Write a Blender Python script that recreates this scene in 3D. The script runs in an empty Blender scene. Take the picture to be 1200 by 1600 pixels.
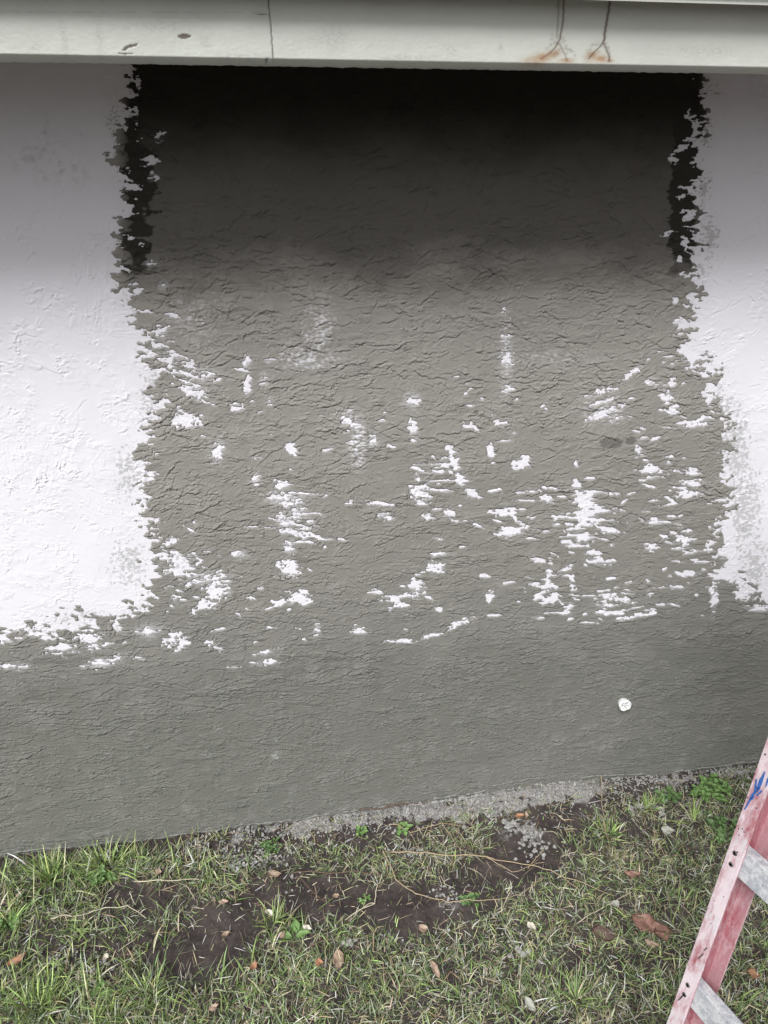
import bpy, math, random
import numpy as np
from mathutils import Vector

# ------------------------------------------------------------------ camera, sky, sun, exposure
sc = bpy.context.scene
F_PX = 1109.0
PITCH, YAW = math.radians(26.7), math.radians(8.4)
CAM = np.array([0.0, -1.7, 2.0])
cam_d = bpy.data.cameras.new("camera"); cam = bpy.data.objects.new("camera", cam_d)
sc.collection.objects.link(cam); sc.camera = cam
cam.location = CAM
cam.rotation_euler = (math.pi/2 - PITCH, 0, -YAW)
cam_d.sensor_fit = 'VERTICAL'; cam_d.sensor_height = 24.0; cam_d.lens = 24.0*F_PX/1600
cam_d.clip_start = 0.02; cam_d.clip_end = 500

SUN_TO = Vector((-0.60, -1.0, 1.36)).normalized()          # direction towards the sun
SUN_EL = math.asin(SUN_TO.z); SUN_ROT = math.atan2(SUN_TO.x, SUN_TO.y)
w = bpy.data.worlds.new("World"); sc.world = w; w.use_nodes = True
wn = w.node_tree.nodes; wl = w.node_tree.links; wn.clear()
sky = wn.new('ShaderNodeTexSky'); sky.sky_type = 'NISHITA'; sky.sun_disc = False
sky.sun_elevation = SUN_EL; sky.sun_rotation = SUN_ROT; sky.dust_density = 4.0; sky.air_density = 1.0
hs = wn.new('ShaderNodeHueSaturation'); hs.inputs['Saturation'].default_value = 0.0   # overcast: nearly grey sky
bg = wn.new('ShaderNodeBackground'); bg.inputs['Strength'].default_value = 0.070
wo = wn.new('ShaderNodeOutputWorld')
wl.new(sky.outputs[0], hs.inputs['Color']); wl.new(hs.outputs[0], bg.inputs['Color']); wl.new(bg.outputs[0], wo.inputs['Surface'])
sd = bpy.data.lights.new("sun", 'SUN'); sd.energy = 2.0; sd.angle = math.radians(22); sd.color = (1.0, 0.99, 0.975)
sun = bpy.data.objects.new("sun", sd); sc.collection.objects.link(sun)
sun.rotation_euler = SUN_TO.to_track_quat('Z', 'Y').to_euler()
sc.render.engine = 'CYCLES'
sc.view_settings.view_transform = 'Standard'; sc.view_settings.look = 'None'
sc.view_settings.gamma = 1; sc.view_settings.exposure = 0.82

# ------------------------------------------------------------------ helpers
rng = np.random.default_rng(7); random.seed(7)
fw = np.array([math.sin(YAW)*math.cos(PITCH), math.cos(YAW)*math.cos(PITCH), -math.sin(PITCH)])
rt = np.array([math.cos(YAW), -math.sin(YAW), 0.0]); upv = np.cross(rt, fw)
def measure(x, y, z):                                      # surface coordinates in which marks were surveyed
    dx, dy, dz = x-CAM[0], y-CAM[1], z-CAM[2]
    k = np.maximum(dx*fw[0]+dy*fw[1]+dz*fw[2], 0.05)
    return (600+F_PX*(dx*rt[0]+dy*rt[1]+dz*rt[2])/k, 800-F_PX*(dx*upv[0]+dy*upv[1]+dz*upv[2])/k)
def _ray(u, v): return fw+rt*(u-600)/F_PX-upv*(v-800)/F_PX
def on_wall(u, v, y=0.0): d = _ray(u, v); return CAM+d*(y-CAM[1])/d[1]
def on_ground(u, v, z=0.0): d = _ray(u, v); return CAM+d*(z-CAM[2])/d[2]

def tag(o, label=None, cat=None, group=None, kind=None):
    if label: o['label'] = label
    if cat: o['category'] = cat
    if group: o['group'] = group
    if kind: o['kind'] = kind
    return o
def empty(name, loc=(0,0,0)):
    o = bpy.data.objects.new(name, None); sc.collection.objects.link(o); o.location = loc
    o.empty_display_size = 0.1; return o
def link(name, me, mat, parent=None):
    o = bpy.data.objects.new(name, me); sc.collection.objects.link(o)
    if mat: me.materials.append(mat)
    if parent:
        o.parent = parent
        o.location = -Vector(parent.location)             # meshes are written in world coordinates
    return o
def np_mesh(name, V, faces, smooth=True, attrs=None, loops_n=4):
    me = bpy.data.meshes.new(name)
    V = np.ascontiguousarray(V, dtype=np.float32); faces = np.ascontiguousarray(faces, dtype=np.int32)
    n, m = len(V), len(faces)
    me.vertices.add(n); me.vertices.foreach_set('co', V.ravel())
    me.loops.add(m*loops_n); me.loops.foreach_set('vertex_index', faces.ravel())
    me.polygons.add(m); me.polygons.foreach_set('loop_start', np.arange(0, m*loops_n, loops_n, dtype=np.int32))
    me.polygons.foreach_set('use_smooth', np.full(m, smooth, dtype=bool))
    me.update(calc_edges=True)
    for k, a in (attrs or {}).items():
        if a.ndim == 1:
            t = me.attributes.new(k, 'FLOAT', 'POINT'); t.data.foreach_set('value', a.astype(np.float32))
        else:
            t = me.attributes.new(k, 'FLOAT_COLOR', 'POINT'); t.data.foreach_set('color', a.astype(np.float32).ravel())
    return me
def grid_faces(nx, ny, keep=None, flip=False):
    i = np.arange(nx*ny, dtype=np.int64).reshape(ny, nx)
    a, b, c, d = i[:-1,:-1], i[:-1,1:], i[1:,1:], i[1:,:-1]
    f = np.stack([a, d, c, b] if flip else [a, b, c, d], -1).reshape(-1, 4)
    return f if keep is None else f[keep.ravel()]
class MB:                                                  # plain polygon collector
    def __init__(s): s.v = []; s.f = []
    def add(s, vs, fs):
        b = len(s.v); s.v += [tuple(map(float, p)) for p in vs]; s.f += [tuple(b+i for i in f) for f in fs]
    def box(s, a, b):
        x0,y0,z0 = a; x1,y1,z1 = b
        s.add([(x0,y0,z0),(x1,y0,z0),(x1,y1,z0),(x0,y1,z0),(x0,y0,z1),(x1,y0,z1),(x1,y1,z1),(x0,y1,z1)],
              [(0,3,2,1),(4,5,6,7),(0,1,5,4),(1,2,6,5),(2,3,7,6),(3,0,4,7)])
    def extrude(s, prof, O, U, Wv, A, cap=True):           # closed profile in (U,Wv) swept from O along A
        O, U, Wv, A = map(lambda q: np.array(q, float), (O, U, Wv, A)); n = len(prof)
        r = [O+U*a+Wv*b for a, b in prof]
        f = [(i, (i+1)%n, n+(i+1)%n, n+i) for i in range(n)]
        if cap: f += [tuple(reversed(range(n))), tuple(range(n, 2*n))]
        s.add(r+[q+A for q in r], f)
    def tube(s, pts, radii, n=6):
        pts = [np.array(q, float) for q in pts]; rings = []
        for i, q in enumerate(pts):
            t = pts[min(i+1, len(pts)-1)]-pts[max(i-1, 0)]; t = t/(np.linalg.norm(t)+1e-9)
            h = np.array([0,0,1.]) if abs(t[2]) < .9 else np.array([1.,0,0])
            a = np.cross(t, h); a /= np.linalg.norm(a); b = np.cross(t, a)
            rings.append([q+radii[i]*(math.cos(2*math.pi*k/n)*a+math.sin(2*math.pi*k/n)*b) for k in range(n)])
        vs = [p for r in rings for p in r]; m = len(pts)
        fs = [(i*n+k, i*n+(k+1)%n, (i+1)*n+(k+1)%n, (i+1)*n+k) for i in range(m-1) for k in range(n)]
        fs += [tuple(range(n)), tuple(reversed(range((m-1)*n, m*n)))]
        s.add(vs, fs)
    def build(s, name, mat, parent=None, smooth=False, bevel=0):
        me = bpy.data.meshes.new(name); me.from_pydata(s.v, [], s.f); me.update()
        if smooth:
            for p in me.polygons: p.use_smooth = True
        o = link(name, me, mat, parent)
        if bevel:
            b = o.modifiers.new('bevel', 'BEVEL'); b.width = bevel; b.segments = 2; b.limit_method = 'ANGLE'
        return o

# ---- noise
_tab = rng.random((64, 256, 256)).astype(np.float32)*2*np.pi
_gx, _gy = np.cos(_tab[:8]), np.sin(_tab[:8])
_px = rng.integers(0, 256, 4096)
def gnoise(x, y, seed=0):
    x = np.asarray(x, np.float32); y = np.asarray(y, np.float32)
    ox, oy = _px[seed*2 % 4096], _px[(seed*2+1) % 4096]
    fx, fy = np.floor(x), np.floor(y); ix = fx.astype(np.int64)+ox; iy = fy.astype(np.int64)+oy
    tx, ty = x-fx, y-fy; g = seed % 8; GX, GY = _gx[g], _gy[g]
    def dot(a, b, dx, dy):
        i, j = (ix+a) & 255, (iy+b) & 255
        return GX[j, i]*dx+GY[j, i]*dy
    u = tx*tx*tx*(tx*(tx*6-15)+10); v = ty*ty*ty*(ty*(ty*6-15)+10)
    a = dot(0,0,tx,ty); b = dot(1,0,tx-1,ty); c = dot(0,1,tx,ty-1); d = dot(1,1,tx-1,ty-1)
    return (a+(b-a)*u+(c-a)*v+(a-b-c+d)*u*v)*1.4
def fbm(x, y, octv=4, seed=0, gain=0.5):
    s = 0; a = 1.0; t = 0
    for k in range(octv):
        s = s+a*gnoise(x*2**k, y*2**k, seed+k*13+1); t += a*a; a *= gain
    return s/math.sqrt(t)
def sstep(a, b, x): t = np.clip((x-a)/(b-a), 0, 1); return t*t*(3-2*t)

# ---- materials
def new_mat(name):
    m = bpy.data.materials.new(name); m.use_nodes = True
    return m, m.node_tree.nodes, m.node_tree.links, m.node_tree.nodes['Principled BSDF']
def N(nodes, typ, **kw):
    n = nodes.new(typ)
    for k, v in kw.items():
        if k in n.inputs: n.inputs[k].default_value = v
        else: setattr(n, k, v)
    return n
def noise_node(nodes, links, scale, detail=4, rough=.55, dims=None, src=None):
    t = nodes.new('ShaderNodeTexNoise'); t.inputs['Scale'].default_value = scale
    t.inputs['Detail'].default_value = detail; t.inputs['Roughness'].default_value = rough
    if src: links.new(src, t.inputs['Vector'])
    return t
def mixc(nodes, links, fac, a, b):
    m = nodes.new('ShaderNodeMix'); m.data_type = 'RGBA'
    for s, val in ((0, fac), (6, a), (7, b)):
        if hasattr(val, 'links') or hasattr(val, 'is_linked'): links.new(val, m.inputs[s])
        else: m.inputs[s].default_value = val if s == 0 else (*val, 1)
    return m.outputs[2]
def math_n(nodes, links, op, a, b=None, c=None):
    m = nodes.new('ShaderNodeMath'); m.operation = op
    for i, val in enumerate((a, b, c)):
        if val is None: continue
        if hasattr(val, 'is_linked'): links.new(val, m.inputs[i])
        else: m.inputs[i].default_value = val
    return m.outputs[0]
def ramp(nodes, links, fac, a, b):
    m = nodes.new('ShaderNodeMapRange'); m.interpolation_type = 'SMOOTHSTEP'
    links.new(fac, m.inputs[0]); m.inputs[1].default_value = a; m.inputs[2].default_value = b
    return m.outputs[0]
def attr(nodes, name):
    a = nodes.new('ShaderNodeAttribute'); a.attribute_name = name; return a
def objco(nodes): return nodes.new('ShaderNodeTexCoord').outputs['Object']
def bump(nodes, links, bsdf, h, strength, dist):
    b = nodes.new('ShaderNodeBump'); b.inputs['Strength'].default_value = strength; b.inputs['Distance'].default_value = dist
    links.new(h, b.inputs['Height']); links.new(b.outputs[0], bsdf.inputs['Normal']); return b

def hairlines(n, l, co, sx, sz, k, seed, m0, m1):                   # thin torn edges: steep on one side, wandering and broken
    mp = n.new('ShaderNodeMapping'); l.new(co, mp.inputs[0]); mp.inputs['Scale'].default_value = (sx, 1, sz); mp.inputs['Location'].default_value = (seed, seed*.7, seed*1.3)
    a = noise_node(n, l, 1, 5, .54, src=mp.outputs[0]); a.inputs['Distortion'].default_value = .35
    fr = math_n(n, l, 'FRACT', math_n(n, l, 'MULTIPLY', a.outputs[0], k))
    up = ramp(n, l, fr, 0, .045); dn = math_n(n, l, 'POWER', math_n(n, l, 'SUBTRACT', 1.0, fr), 1.6)
    saw = math_n(n, l, 'MULTIPLY', up, dn)
    mk = noise_node(n, l, 8, 4, .65, src=mp.outputs[0]); mk.inputs['Scale'].default_value = .55
    return math_n(n, l, 'MULTIPLY', saw, ramp(n, l, mk.outputs[0], m0, m1))
def mat_white_stucco():
    m, n, l, b = new_mat('painted_stucco'); co = objco(n)
    n1 = noise_node(n, l, 3.0, 5, .6, src=co); n2 = noise_node(n, l, 60, 4, .6, src=co); n3 = noise_node(n, l, 420, 3, .6, src=co)
    c = mixc(n, l, ramp(n, l, n1.outputs[0], .35, .7), (.785,.775,.832), (.755,.742,.795))
    s = attr(n, 'smear'); sm = math_n(n, l, 'ADD', s.outputs['Fac'], math_n(n, l, 'MULTIPLY', math_n(n, l, 'SUBTRACT', n2.outputs[0], .5), .9))
    thin = math_n(n, l, 'MULTIPLY', ramp(n, l, sm, .38, .52), ramp(n, l, n3.outputs[0], .25, .5))
    c = mixc(n, l, math_n(n, l, 'MULTIPLY', thin, .75), c, (.42,.42,.43))
    haze = math_n(n, l, 'MULTIPLY', s.outputs['Fac'], .35)
    c = mixc(n, l, haze, c, (.5,.5,.5))
    d = attr(n, 'dirt'); dm = math_n(n, l, 'MULTIPLY', d.outputs['Fac'], ramp(n, l, n2.outputs[0], .42, .62))
    c = mixc(n, l, math_n(n, l, 'MULTIPLY', dm, .8), c, (.12,.11,.10))
    l.new(c, b.inputs['Base Color']); b.inputs['Roughness'].default_value = .7; b.inputs['Specular IOR Level'].default_value = .25
    h = math_n(n, l, 'ADD', math_n(n, l, 'MULTIPLY', n2.outputs[0], .5), math_n(n, l, 'MULTIPLY', n3.outputs[0], .35))
    hl = math_n(n, l, 'ADD', hairlines(n, l, co, 13, 17, 5, 3.1, .50, .62), math_n(n, l, 'MULTIPLY', h, .25))
    bump(n, l, b, hl, .35, .0030); return m
def mat_coat():
    m, n, l, b = new_mat('grey_plaster'); co = objco(n)
    n1 = noise_node(n, l, 2.2, 5, .6, src=co); n2 = noise_node(n, l, 14, 5, .65, src=co); n3 = noise_node(n, l, 380, 3, .65, src=co); n4 = noise_node(n, l, 1200, 2, .6, src=co)
    lo = attr(n, 'low'); c = mixc(n, l, lo.outputs['Fac'], (.280,.266,.247), (.165,.166,.151))
    c = mixc(n, l, math_n(n, l, 'MULTIPLY', ramp(n, l, n1.outputs[0], .35, .75), .3), c, (.21,.203,.19))
    c = mixc(n, l, math_n(n, l, 'MULTIPLY', ramp(n, l, n2.outputs[0], .5, .75), .22), c, (.36,.35,.335))
    c = mixc(n, l, math_n(n, l, 'MULTIPLY', ramp(n, l, n3.outputs[0], .5, .8), .22), c, (.13,.13,.12))
    th = attr(n, 'thin'); t = math_n(n, l, 'ADD', th.outputs['Fac'], math_n(n, l, 'MULTIPLY', math_n(n, l, 'SUBTRACT', n2.outputs[0], .5), .35))
    t2 = math_n(n, l, 'MULTIPLY', ramp(n, l, t, .1, .9), math_n(n, l, 'ADD', .55, math_n(n, l, 'MULTIPLY', n3.outputs[0], .8)))
    c = mixc(n, l, t2, c, (.72,.72,.76))
    wt = attr(n, 'wet_shade'); c = mixc(n, l, wt.outputs['Fac'], c, (.015,.012,.008))  # damp strips, plus eave shade painted into the top of the coat
    l.new(c, b.inputs['Base Color'])
    r = math_n(n, l, 'SUBTRACT', .78, math_n(n, l, 'MULTIPLY', lo.outputs['Fac'], .22)); l.new(r, b.inputs['Roughness']); b.inputs['Specular IOR Level'].default_value = .22
    h = math_n(n, l, 'ADD', n3.outputs[0], math_n(n, l, 'MULTIPLY', n4.outputs[0], .5))
    hl = math_n(n, l, 'ADD', math_n(n, l, 'ADD', hairlines(n, l, co, 7, 24, 6, 0.0, .50, .58), hairlines(n, l, co, 12, 19, 5, 7.7, .54, .61)), math_n(n, l, 'MULTIPLY', h, .08))
    bump(n, l, b, hl, .5, .0040); return m

# ------------------------------------------------------------------ the house wall
def axis(lo, hi, step, olo, ohi):
    c = np.arange(lo, hi+1e-6, step); L = []; x = lo; s = step*2
    while x > olo: x -= s; s *= 1.25; L.append(max(x, olo))
    R = []; x = c[-1]; s = step*2
    while x < ohi: x += s; s *= 1.25; R.append(min(x, ohi))
    return np.concatenate([L[::-1], c, R])
STEP = 0.0018
gx = axis(-1.15, 1.80, STEP, -6, 8); gz = np.concatenate([[-.25, -.15, -.08], np.arange(-.04, 2.182, STEP)])
X, Z = np.meshgrid(gx, gz); X = X.astype(np.float32); Z = Z.astype(np.float32)
U_, V_ = measure(X, 0*X, Z)

# trowel strokes laid over one another; each has its own direction, wavy torn ridges and a soft edge
HC = (fbm(X/.05, Z/.02, 4, 3)*.0004).astype(np.float32)     # coat relief
G = fbm(X/.035, Z/.012, 4, 40).astype(np.float32)           # raggedness that follows the strokes
ix0 = int(np.searchsorted(gx, -1.15)); iz0 = 3
NX, NZ = len(np.arange(-1.15, 1.80+1e-6, STEP)), len(gz)-3
def stamp(H, GG, cx, cz, L, W, ang, amp, sp, seed, rough=1.0):
    r = int((abs(L*math.cos(ang))+abs(W*math.sin(ang)))/STEP)+2; q = int((abs(L*math.sin(ang))+abs(W*math.cos(ang)))/STEP)+2
    ci, cj = int((cx+1.15)/STEP), int((cz+.04)/STEP)
    i0, i1 = max(ci-r, 0), min(ci+r, NX); j0, j1 = max(cj-q, 0), min(cj+q, NZ)
    if i1-i0 < 4 or j1-j0 < 4: return
    S = (slice(iz0+j0, iz0+j1), slice(ix0+i0, ix0+i1)); x = X[S]-cx; z = Z[S]-cz
    s = x*math.cos(ang)+z*math.sin(ang); t = -x*math.sin(ang)+z*math.cos(ang)
    ed = 1-np.maximum(np.abs(s)/L, np.abs(t)/W)+.30*fbm(x/.03+seed, z/.012, 3, seed)
    m = sstep(0.0, .07, ed)
    w1 = fbm(s/.070+seed*3.7, t/.034, 5, seed+5, .58); w2 = fbm(s/.012, t/.008, 2, seed+9)
    ph = t/sp + rough*(1.7*w1+.13*w2)
    fr = ph-np.floor(ph)
    saw = np.where(fr < .05, fr/.05, ((1-fr)/.95)**1.3)      # steep torn lip facing down, slow fall above it
    saw = saw-.85*np.exp(-((fr-.965)/.035)**2)              # undercut just below the lip
    br = sstep(-.02, .35, fbm(s/.045+9.1, t/.03, 3, seed+21))     # ridges fade in and out
    h = amp*(saw*br*1.2-.30*br) + .00016*w2 + .0003*fbm(s/.12, t/.004, 2, seed+31) - .0005*sstep(.16, .0, ed)
    H[S] = H[S]*(1-m)+h*m
    if GG is not None: GG[S] = GG[S]*(1-m)+(.75*w1+.35*w2+.25*(fr-.5))*m
srng = random.Random(11)
def strokes(H, GG, n, lz, amp, sp, angs, box=(-1.2, 1.85), size=(.08, .22, .03, .08), seed0=0, rough=1.0):
    for k in range(n):
        cx = srng.uniform(*box); cz = srng.uniform(*lz)
        a = math.radians(srng.gauss(0, angs))+(math.pi if srng.random() < .12 else 0)
        stamp(H, GG, cx, cz, srng.uniform(size[0], size[1]), srng.uniform(size[2], size[3]), a,
              amp*srng.uniform(.35, 1.3), sp*srng.uniform(.7, 1.6), seed0+k, rough)
strokes(HC, G, 620, (.55, 2.18), .0017, .021, 26, seed0=100)
strokes(HC, G, 260, (-.05, .62), .0017, .026, 20, size=(.08, .25, .03, .08), seed0=900)
# right-hand arm sweeps seen in the coat
for (u, v, L, W, a) in [(300,580,.09,.06,-14),(560,560,.14,.05,5),(700,470,.16,.05,-6),(940,640,.11,.05,28),(990,590,.08,.04,40),
                        (450,800,.09,.09,-6),(900,800,.12,.10,-4),(1060,770,.08,.10,-2),(660,990,.22,.03,12),(560,690,.08,.04,-52),
                        (960,470,.12,.04,-12),(500,640,.12,.04,3),(330,860,.10,.07,18),(520,1090,.2,.05,8),(860,1180,.16,.05,16),(300,1160,.18,.05,-30)]:
    q = on_wall(u, v); stamp(HC, G, q[0], q[2], L, W, math.radians(a), .0019, .017, 1500+int(u), .9)

HW = (fbm(X/.25, Z/.25, 3, 60)*.0008).astype(np.float32)    # white wall: knocked-down texture, sparser and calmer
n1 = fbm(X/.065, Z/.05, 5, 70, .6); n2 = fbm(X/.016, Z/.012, 3, 80)
ph = n1*1.6+.25*n2; fr = ph-np.floor(ph); br = sstep(-.05, .5, fbm(X/.08, Z/.08, 3, 90))
HW += (.0014*(np.where(fr < .08, fr/.08, ((1-fr)/.92)**2)-.6*np.exp(-((fr-.965)/.04)**2))*br+.00012*n2).astype(np.float32)
strokes(HW, None, 150, (.3, 2.1), .0014, .019, 60, size=(.05, .13, .02, .05), seed0=2000)

# long torn ledges: each a wandering line with a raised lip above it and a thin undercut below
def ledges(H, n, lz, hgt, length, slope, wig, seed, fall=.007):
    r = random.Random(seed); k = 0
    while k < n:
        cx, cz = r.uniform(-1.15, 1.78), r.uniform(*lz)
        if float(fbm(cx/.22, cz/.14, 2, seed)) < r.uniform(-.9, .35): continue
        k += 1; L = length*r.uniform(.3, 1)**1.6; sl_ = math.tan(math.radians(r.gauss(0, slope)))*1.0; sl_ = max(-2.2, min(2.2, sl_)); L = L/math.hypot(1, sl_)
        i0, i1 = np.searchsorted(gx, [cx-L/2, cx+L/2])
        if i1-i0 < 5: continue
        xs_ = gx[i0:i1]; t = (xs_-cx)/(L/2); o = r.uniform(0, 90)
        zl = cz+sl_*(xs_-cx)+r.uniform(-.15, .15)*L*t*t+wig*(1.0*fbm(xs_/.028+o, 0*xs_+o, 2, seed+1)+.95*fbm(xs_/.0085+o, 0*xs_, 3, seed+3, .8))
        am = hgt*r.uniform(.5, 1.3)*np.clip(1-t*t, 0, 1)**.6*np.clip(.75+.8*fbm(xs_/.02+o, 0*xs_+3, 2, seed+5), .1, 1.5)
        j0, j1 = np.searchsorted(gz, [zl.min()-.008, zl.max()+fall*5])
        S = (slice(j0, j1), slice(i0, i1)); dz = (Z[S]-zl[None, :])/math.hypot(1, sl_); fl_ = fall*r.choice((.6, 1, 1, 1.6, 2.4))
        H[S] += (am[None, :]*(np.where(dz > 0, np.clip(dz/.0012, 0, 1)*np.exp(-dz/fl_), 0)-.95*np.exp(-((dz+.0014)/.0013)**2))).astype(np.float32)
ledges(HC, 4200, (.55, 2.12), .0023, .085, 17, .0042, 41)
ledges(HC, 1900, (-.02, .62), .0026, .11, 15, .0040, 47)
ledges(HC, 260, (-.02, 2.1), .0020, .04, 55, .003, 53)
ledges(HW, 1500, (.3, 2.1), .0011, .05, 45, .004, 59, .005)

# outline of the grey coat
yl = [92,115,130,160,185,215,240,290,320,340,370,400,430,450,480,510,540,600,640,665,690,760,800,840,880,920,960]
xl = [208,203,206,201,204,187,178,190,196,190,182,184,186,192,206,221,234,244,246,238,224,224,228,238,242,236,214]
yr = [100,130,170,240,300,360,450,500,520,550,580,620,660,700,760,820,880,900,930,960]
xr = [1086,1102,1096,1090,1085,1084,1086,1078,1072,1104,1120,1122,1136,1141,1139,1126,1126,1150,1186,1215]
sl = -.083
ub = [-6000,0,50,100,150,190,230,260]; vb = [988-sl*6000,988,984,978,968,960,950,940]
dl = np.maximum(U_-np.interp(V_, yl, xl), V_-np.interp(U_, ub, vb))
ur = [1100,1150,1190,1240,9000]; vr_ = [930,945,955,952,952+sl*7760*.9]
dr = np.maximum(np.interp(V_, yr, xr)-U_, V_-np.interp(U_, ur, vr_))
D = np.minimum(dl, dr)
nA = fbm(U_/34, V_/26, 3, 120); nB = fbm(U_/19, V_/8, 4, 130); nC = fbm(U_/5, V_/4, 2, 140)
ampb = np.interp(V_, [100, 300, 500, 1000], [26, 30, 36, 40])
Fd = np.clip(D, -45, 60)+np.where(D < 0, .85, 1.1)*ampb*(.85*nA+.75*nB+.22*nC)+4*G

BLOBS = [(305,612,22,12,15,.7),(292,657,24,13,0,1.1),(280,640,10,5,0,.9),(255,445,9,6,20,.8),(248,520,10,10,0,.75),(270,560,32,14,18,.62),(320,585,30,18,15,.6),(385,565,7,13,0,.8),
 (387,600,8,13,0,.95),(412,592,7,14,10,.7),(420,627,6,9,0,.75),(370,636,11,9,0,.85),(340,705,10,18,15,.8),(455,703,13,9,25,1.0),(542,655,16,20,-40,.65),(582,690,9,13,0,.75),
 (400,748,8,11,0,.75),(440,758,14,8,0,.95),(450,780,30,12,5,.75),(467,800,16,12,0,.8),(445,815,12,18,0,.75),(487,817,13,4,0,.9),(472,835,26,6,0,.9),(452,855,10,14,0,.75),(452,888,18,14,0,1.0),
 (375,865,13,5,0,.8),(545,785,8,5,0,1.0),(590,786,20,4,5,1.1),(600,805,12,6,0,1.0),(517,842,22,3,0,.9),(322,902,32,9,-12,.75),(335,925,20,15,0,1.0),(318,945,18,9,0,.9),(284,882,26,18,0,1.0),
 (265,845,16,8,-20,.9),(467,932,22,8,8,.95),(440,942,14,8,0,.9),(495,985,7,13,0,.65),(560,985,13,8,20,.95),(587,925,14,5,0,.9),(275,1000,18,18,0,.9),(327,1003,11,6,0,.9),(340,1011,10,5,30,1.0),
 (415,1019,24,7,-12,.66),(415,1035,24,6,-5,.66),(365,1042,22,3,0,.55),(160,1035,34,9,-8,.7),(20,1041,22,6,0,.8),(95,1012,30,7,-10,.95),(60,985,30,10,0,.9),(140,1000,18,12,40,.9),(230,985,24,10,0,.8),
 (642,625,14,13,0,.8),(645,672,8,18,-10,1.1),(790,525,11,4,0,.7),(792,558,14,12,0,.8),(792,605,12,11,0,.66),(788,487,9,8,0,.55),(787,660,13,8,0,.95),(732,664,13,6,0,.9),(850,635,6,11,15,.65),
 (940,613,24,7,-18,.9),(945,627,20,5,-14,.9),(945,645,26,6,-22,1.05),(990,580,26,6,-42,.95),(1015,597,8,6,0,.8),(960,655,14,4,-20,.7),(767,707,6,16,-8,1.0),(815,722,15,10,-15,1.1),(900,725,4,10,0,.9),
 (920,748,8,4,0,.95),(998,703,5,12,-20,1.0),(706,705,9,10,0,.95),(710,725,7,14,-20,1.05),(676,725,30,3,0,.95),(680,737,30,3,0,.95),(652,745,6,10,0,.9),(657,767,18,12,0,1.05),(660,785,16,4,0,1.0),
 (720,750,8,9,40,1.1),(737,770,13,8,30,1.1),(605,807,11,5,0,1.1),(667,807,8,6,0,1.05),(702,800,11,11,0,.95),(785,800,21,7,0,1.0),(830,767,13,4,0,1.1),(860,763,14,3,4,1.1),(855,780,14,6,25,1.05),
 (820,782,30,2.5,0,.95),(745,820,13,3,25,1.1),(800,831,24,8,0,1.05),(820,825,34,2.5,0,1.0),(900,757,9,9,0,1.05),(912,795,12,22,0,1.15),(915,780,20,10,0,1.0),(942,798,27,4,0,1.1),(950,828,20,6,10,1.1),
 (910,838,18,8,15,1.1),(882,846,12,5,0,1.1),(920,820,22,4,0,1.0),(1020,735,20,6,5,1.05),(1015,747,14,4,-10,1.05),(1012,722,10,5,30,.9),(1080,738,17,6,5,1.1),(1080,755,16,6,5,1.1),(1077,771,20,6,8,1.1),
 (1070,841,16,9,0,.95),(1015,855,13,6,0,.95),(935,877,26,6,5,1.05),(925,863,12,4,0,1.1),(842,875,12,6,0,.95),(860,876,4,9,0,.9),(857,895,6,8,0,.95),(680,884,16,14,0,.95),(690,865,15,3,0,.8),
 (652,917,12,12,-30,1.1),(643,931,11,5,0,1.05),(765,932,8,10,0,1.1),(757,900,9,4,0,1.1),(795,910,13,3,-12,1.0),(612,935,19,6,0,.95),(625,946,18,5,0,.9),(685,952,10,4,0,1.0),(857,920,12,9,0,.9),
 (857,937,14,6,0,.95),(950,932,12,6,-20,1.1),(965,935,15,4,0,1.0),(950,945,22,3,0,1.1),(950,958,23,4,0,1.1),(1045,917,22,2.5,0,1.1),(1080,896,10,6,0,1.0),(1095,878,16,2.5,-5,1.0),(1115,932,7,20,0,1.1),
 (880,958,12,4,0,1.05),(990,963,30,3.5,-10,1.1),(1020,958,8,3,-10,1.1),(720,973,22,5,-20,.9),(675,993,28,4,-18,.85),(628,1001,30,3.5,0,1.0),(920,972,18,3,0,.85),(770,960,12,3,0,.9),
 (1040,620,11,9,20,1.1),(1052,640,9,10,0,1.1),(1050,600,9,5,0,1.0),(1085,555,26,18,30,1.05),(1105,622,16,14,0,.85),(1090,580,20,6,20,1.0),(1080,662,26,6,5,.9),(1104,655,12,8,0,.9),(1135,900,26,10,0,1.0),
 (1165,925,18,14,0,1.0),(1185,951,22,5,0,1.1),(1142,880,18,14,0,.9),(1065,505,12,10,0,.9),(1020,815,14,4,0,.8),(1100,860,20,4,0,.9),(1135,640,10,10,0,.6),
 (248,215,14,8,-40,.8),(235,250,16,12,-20,.95),(240,275,10,8,0,.8),(205,290,22,7,10,.8),(200,335,18,6,0,.7),(222,380,8,6,0,.8),(235,412,10,5,0,.8),(215,130,6,12,0,.7),(212,180,5,16,0,.65),
 (1075,175,6,10,0,.8),(1065,232,18,5,-35,1.0),(1052,250,8,8,0,.9),(1065,308,9,5,0,1.0),(1066,332,4,5,0,.9),(1045,365,16,4,-20,.9),(1062,405,5,5,0,.9),(1067,428,9,4,0,.95),(1056,470,6,6,0,.95),(1085,200,5,16,0,.8)]
jr = random.Random(9); J = lambda q: jr.gauss(0, q)
for k in range(9): BLOBS.append((288+4*k+J(6), 556+9*k+J(3), 34-abs(k-4)*3, 2.8, 14+k+J(4), .95))
for k in range(7): BLOBS.append((246+J(14), 500+J(38), abs(12+J(5)), 4, 10+J(20), .9)); BLOBS.append((915+J(14), 770+14*k+J(5), abs(26+J(10)), 2.8, J(8), 1.0)); BLOBS.append((460+J(12), 770+9*k+J(4), abs(30+J(10)), 2.4, 6+J(5), .95))
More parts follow.
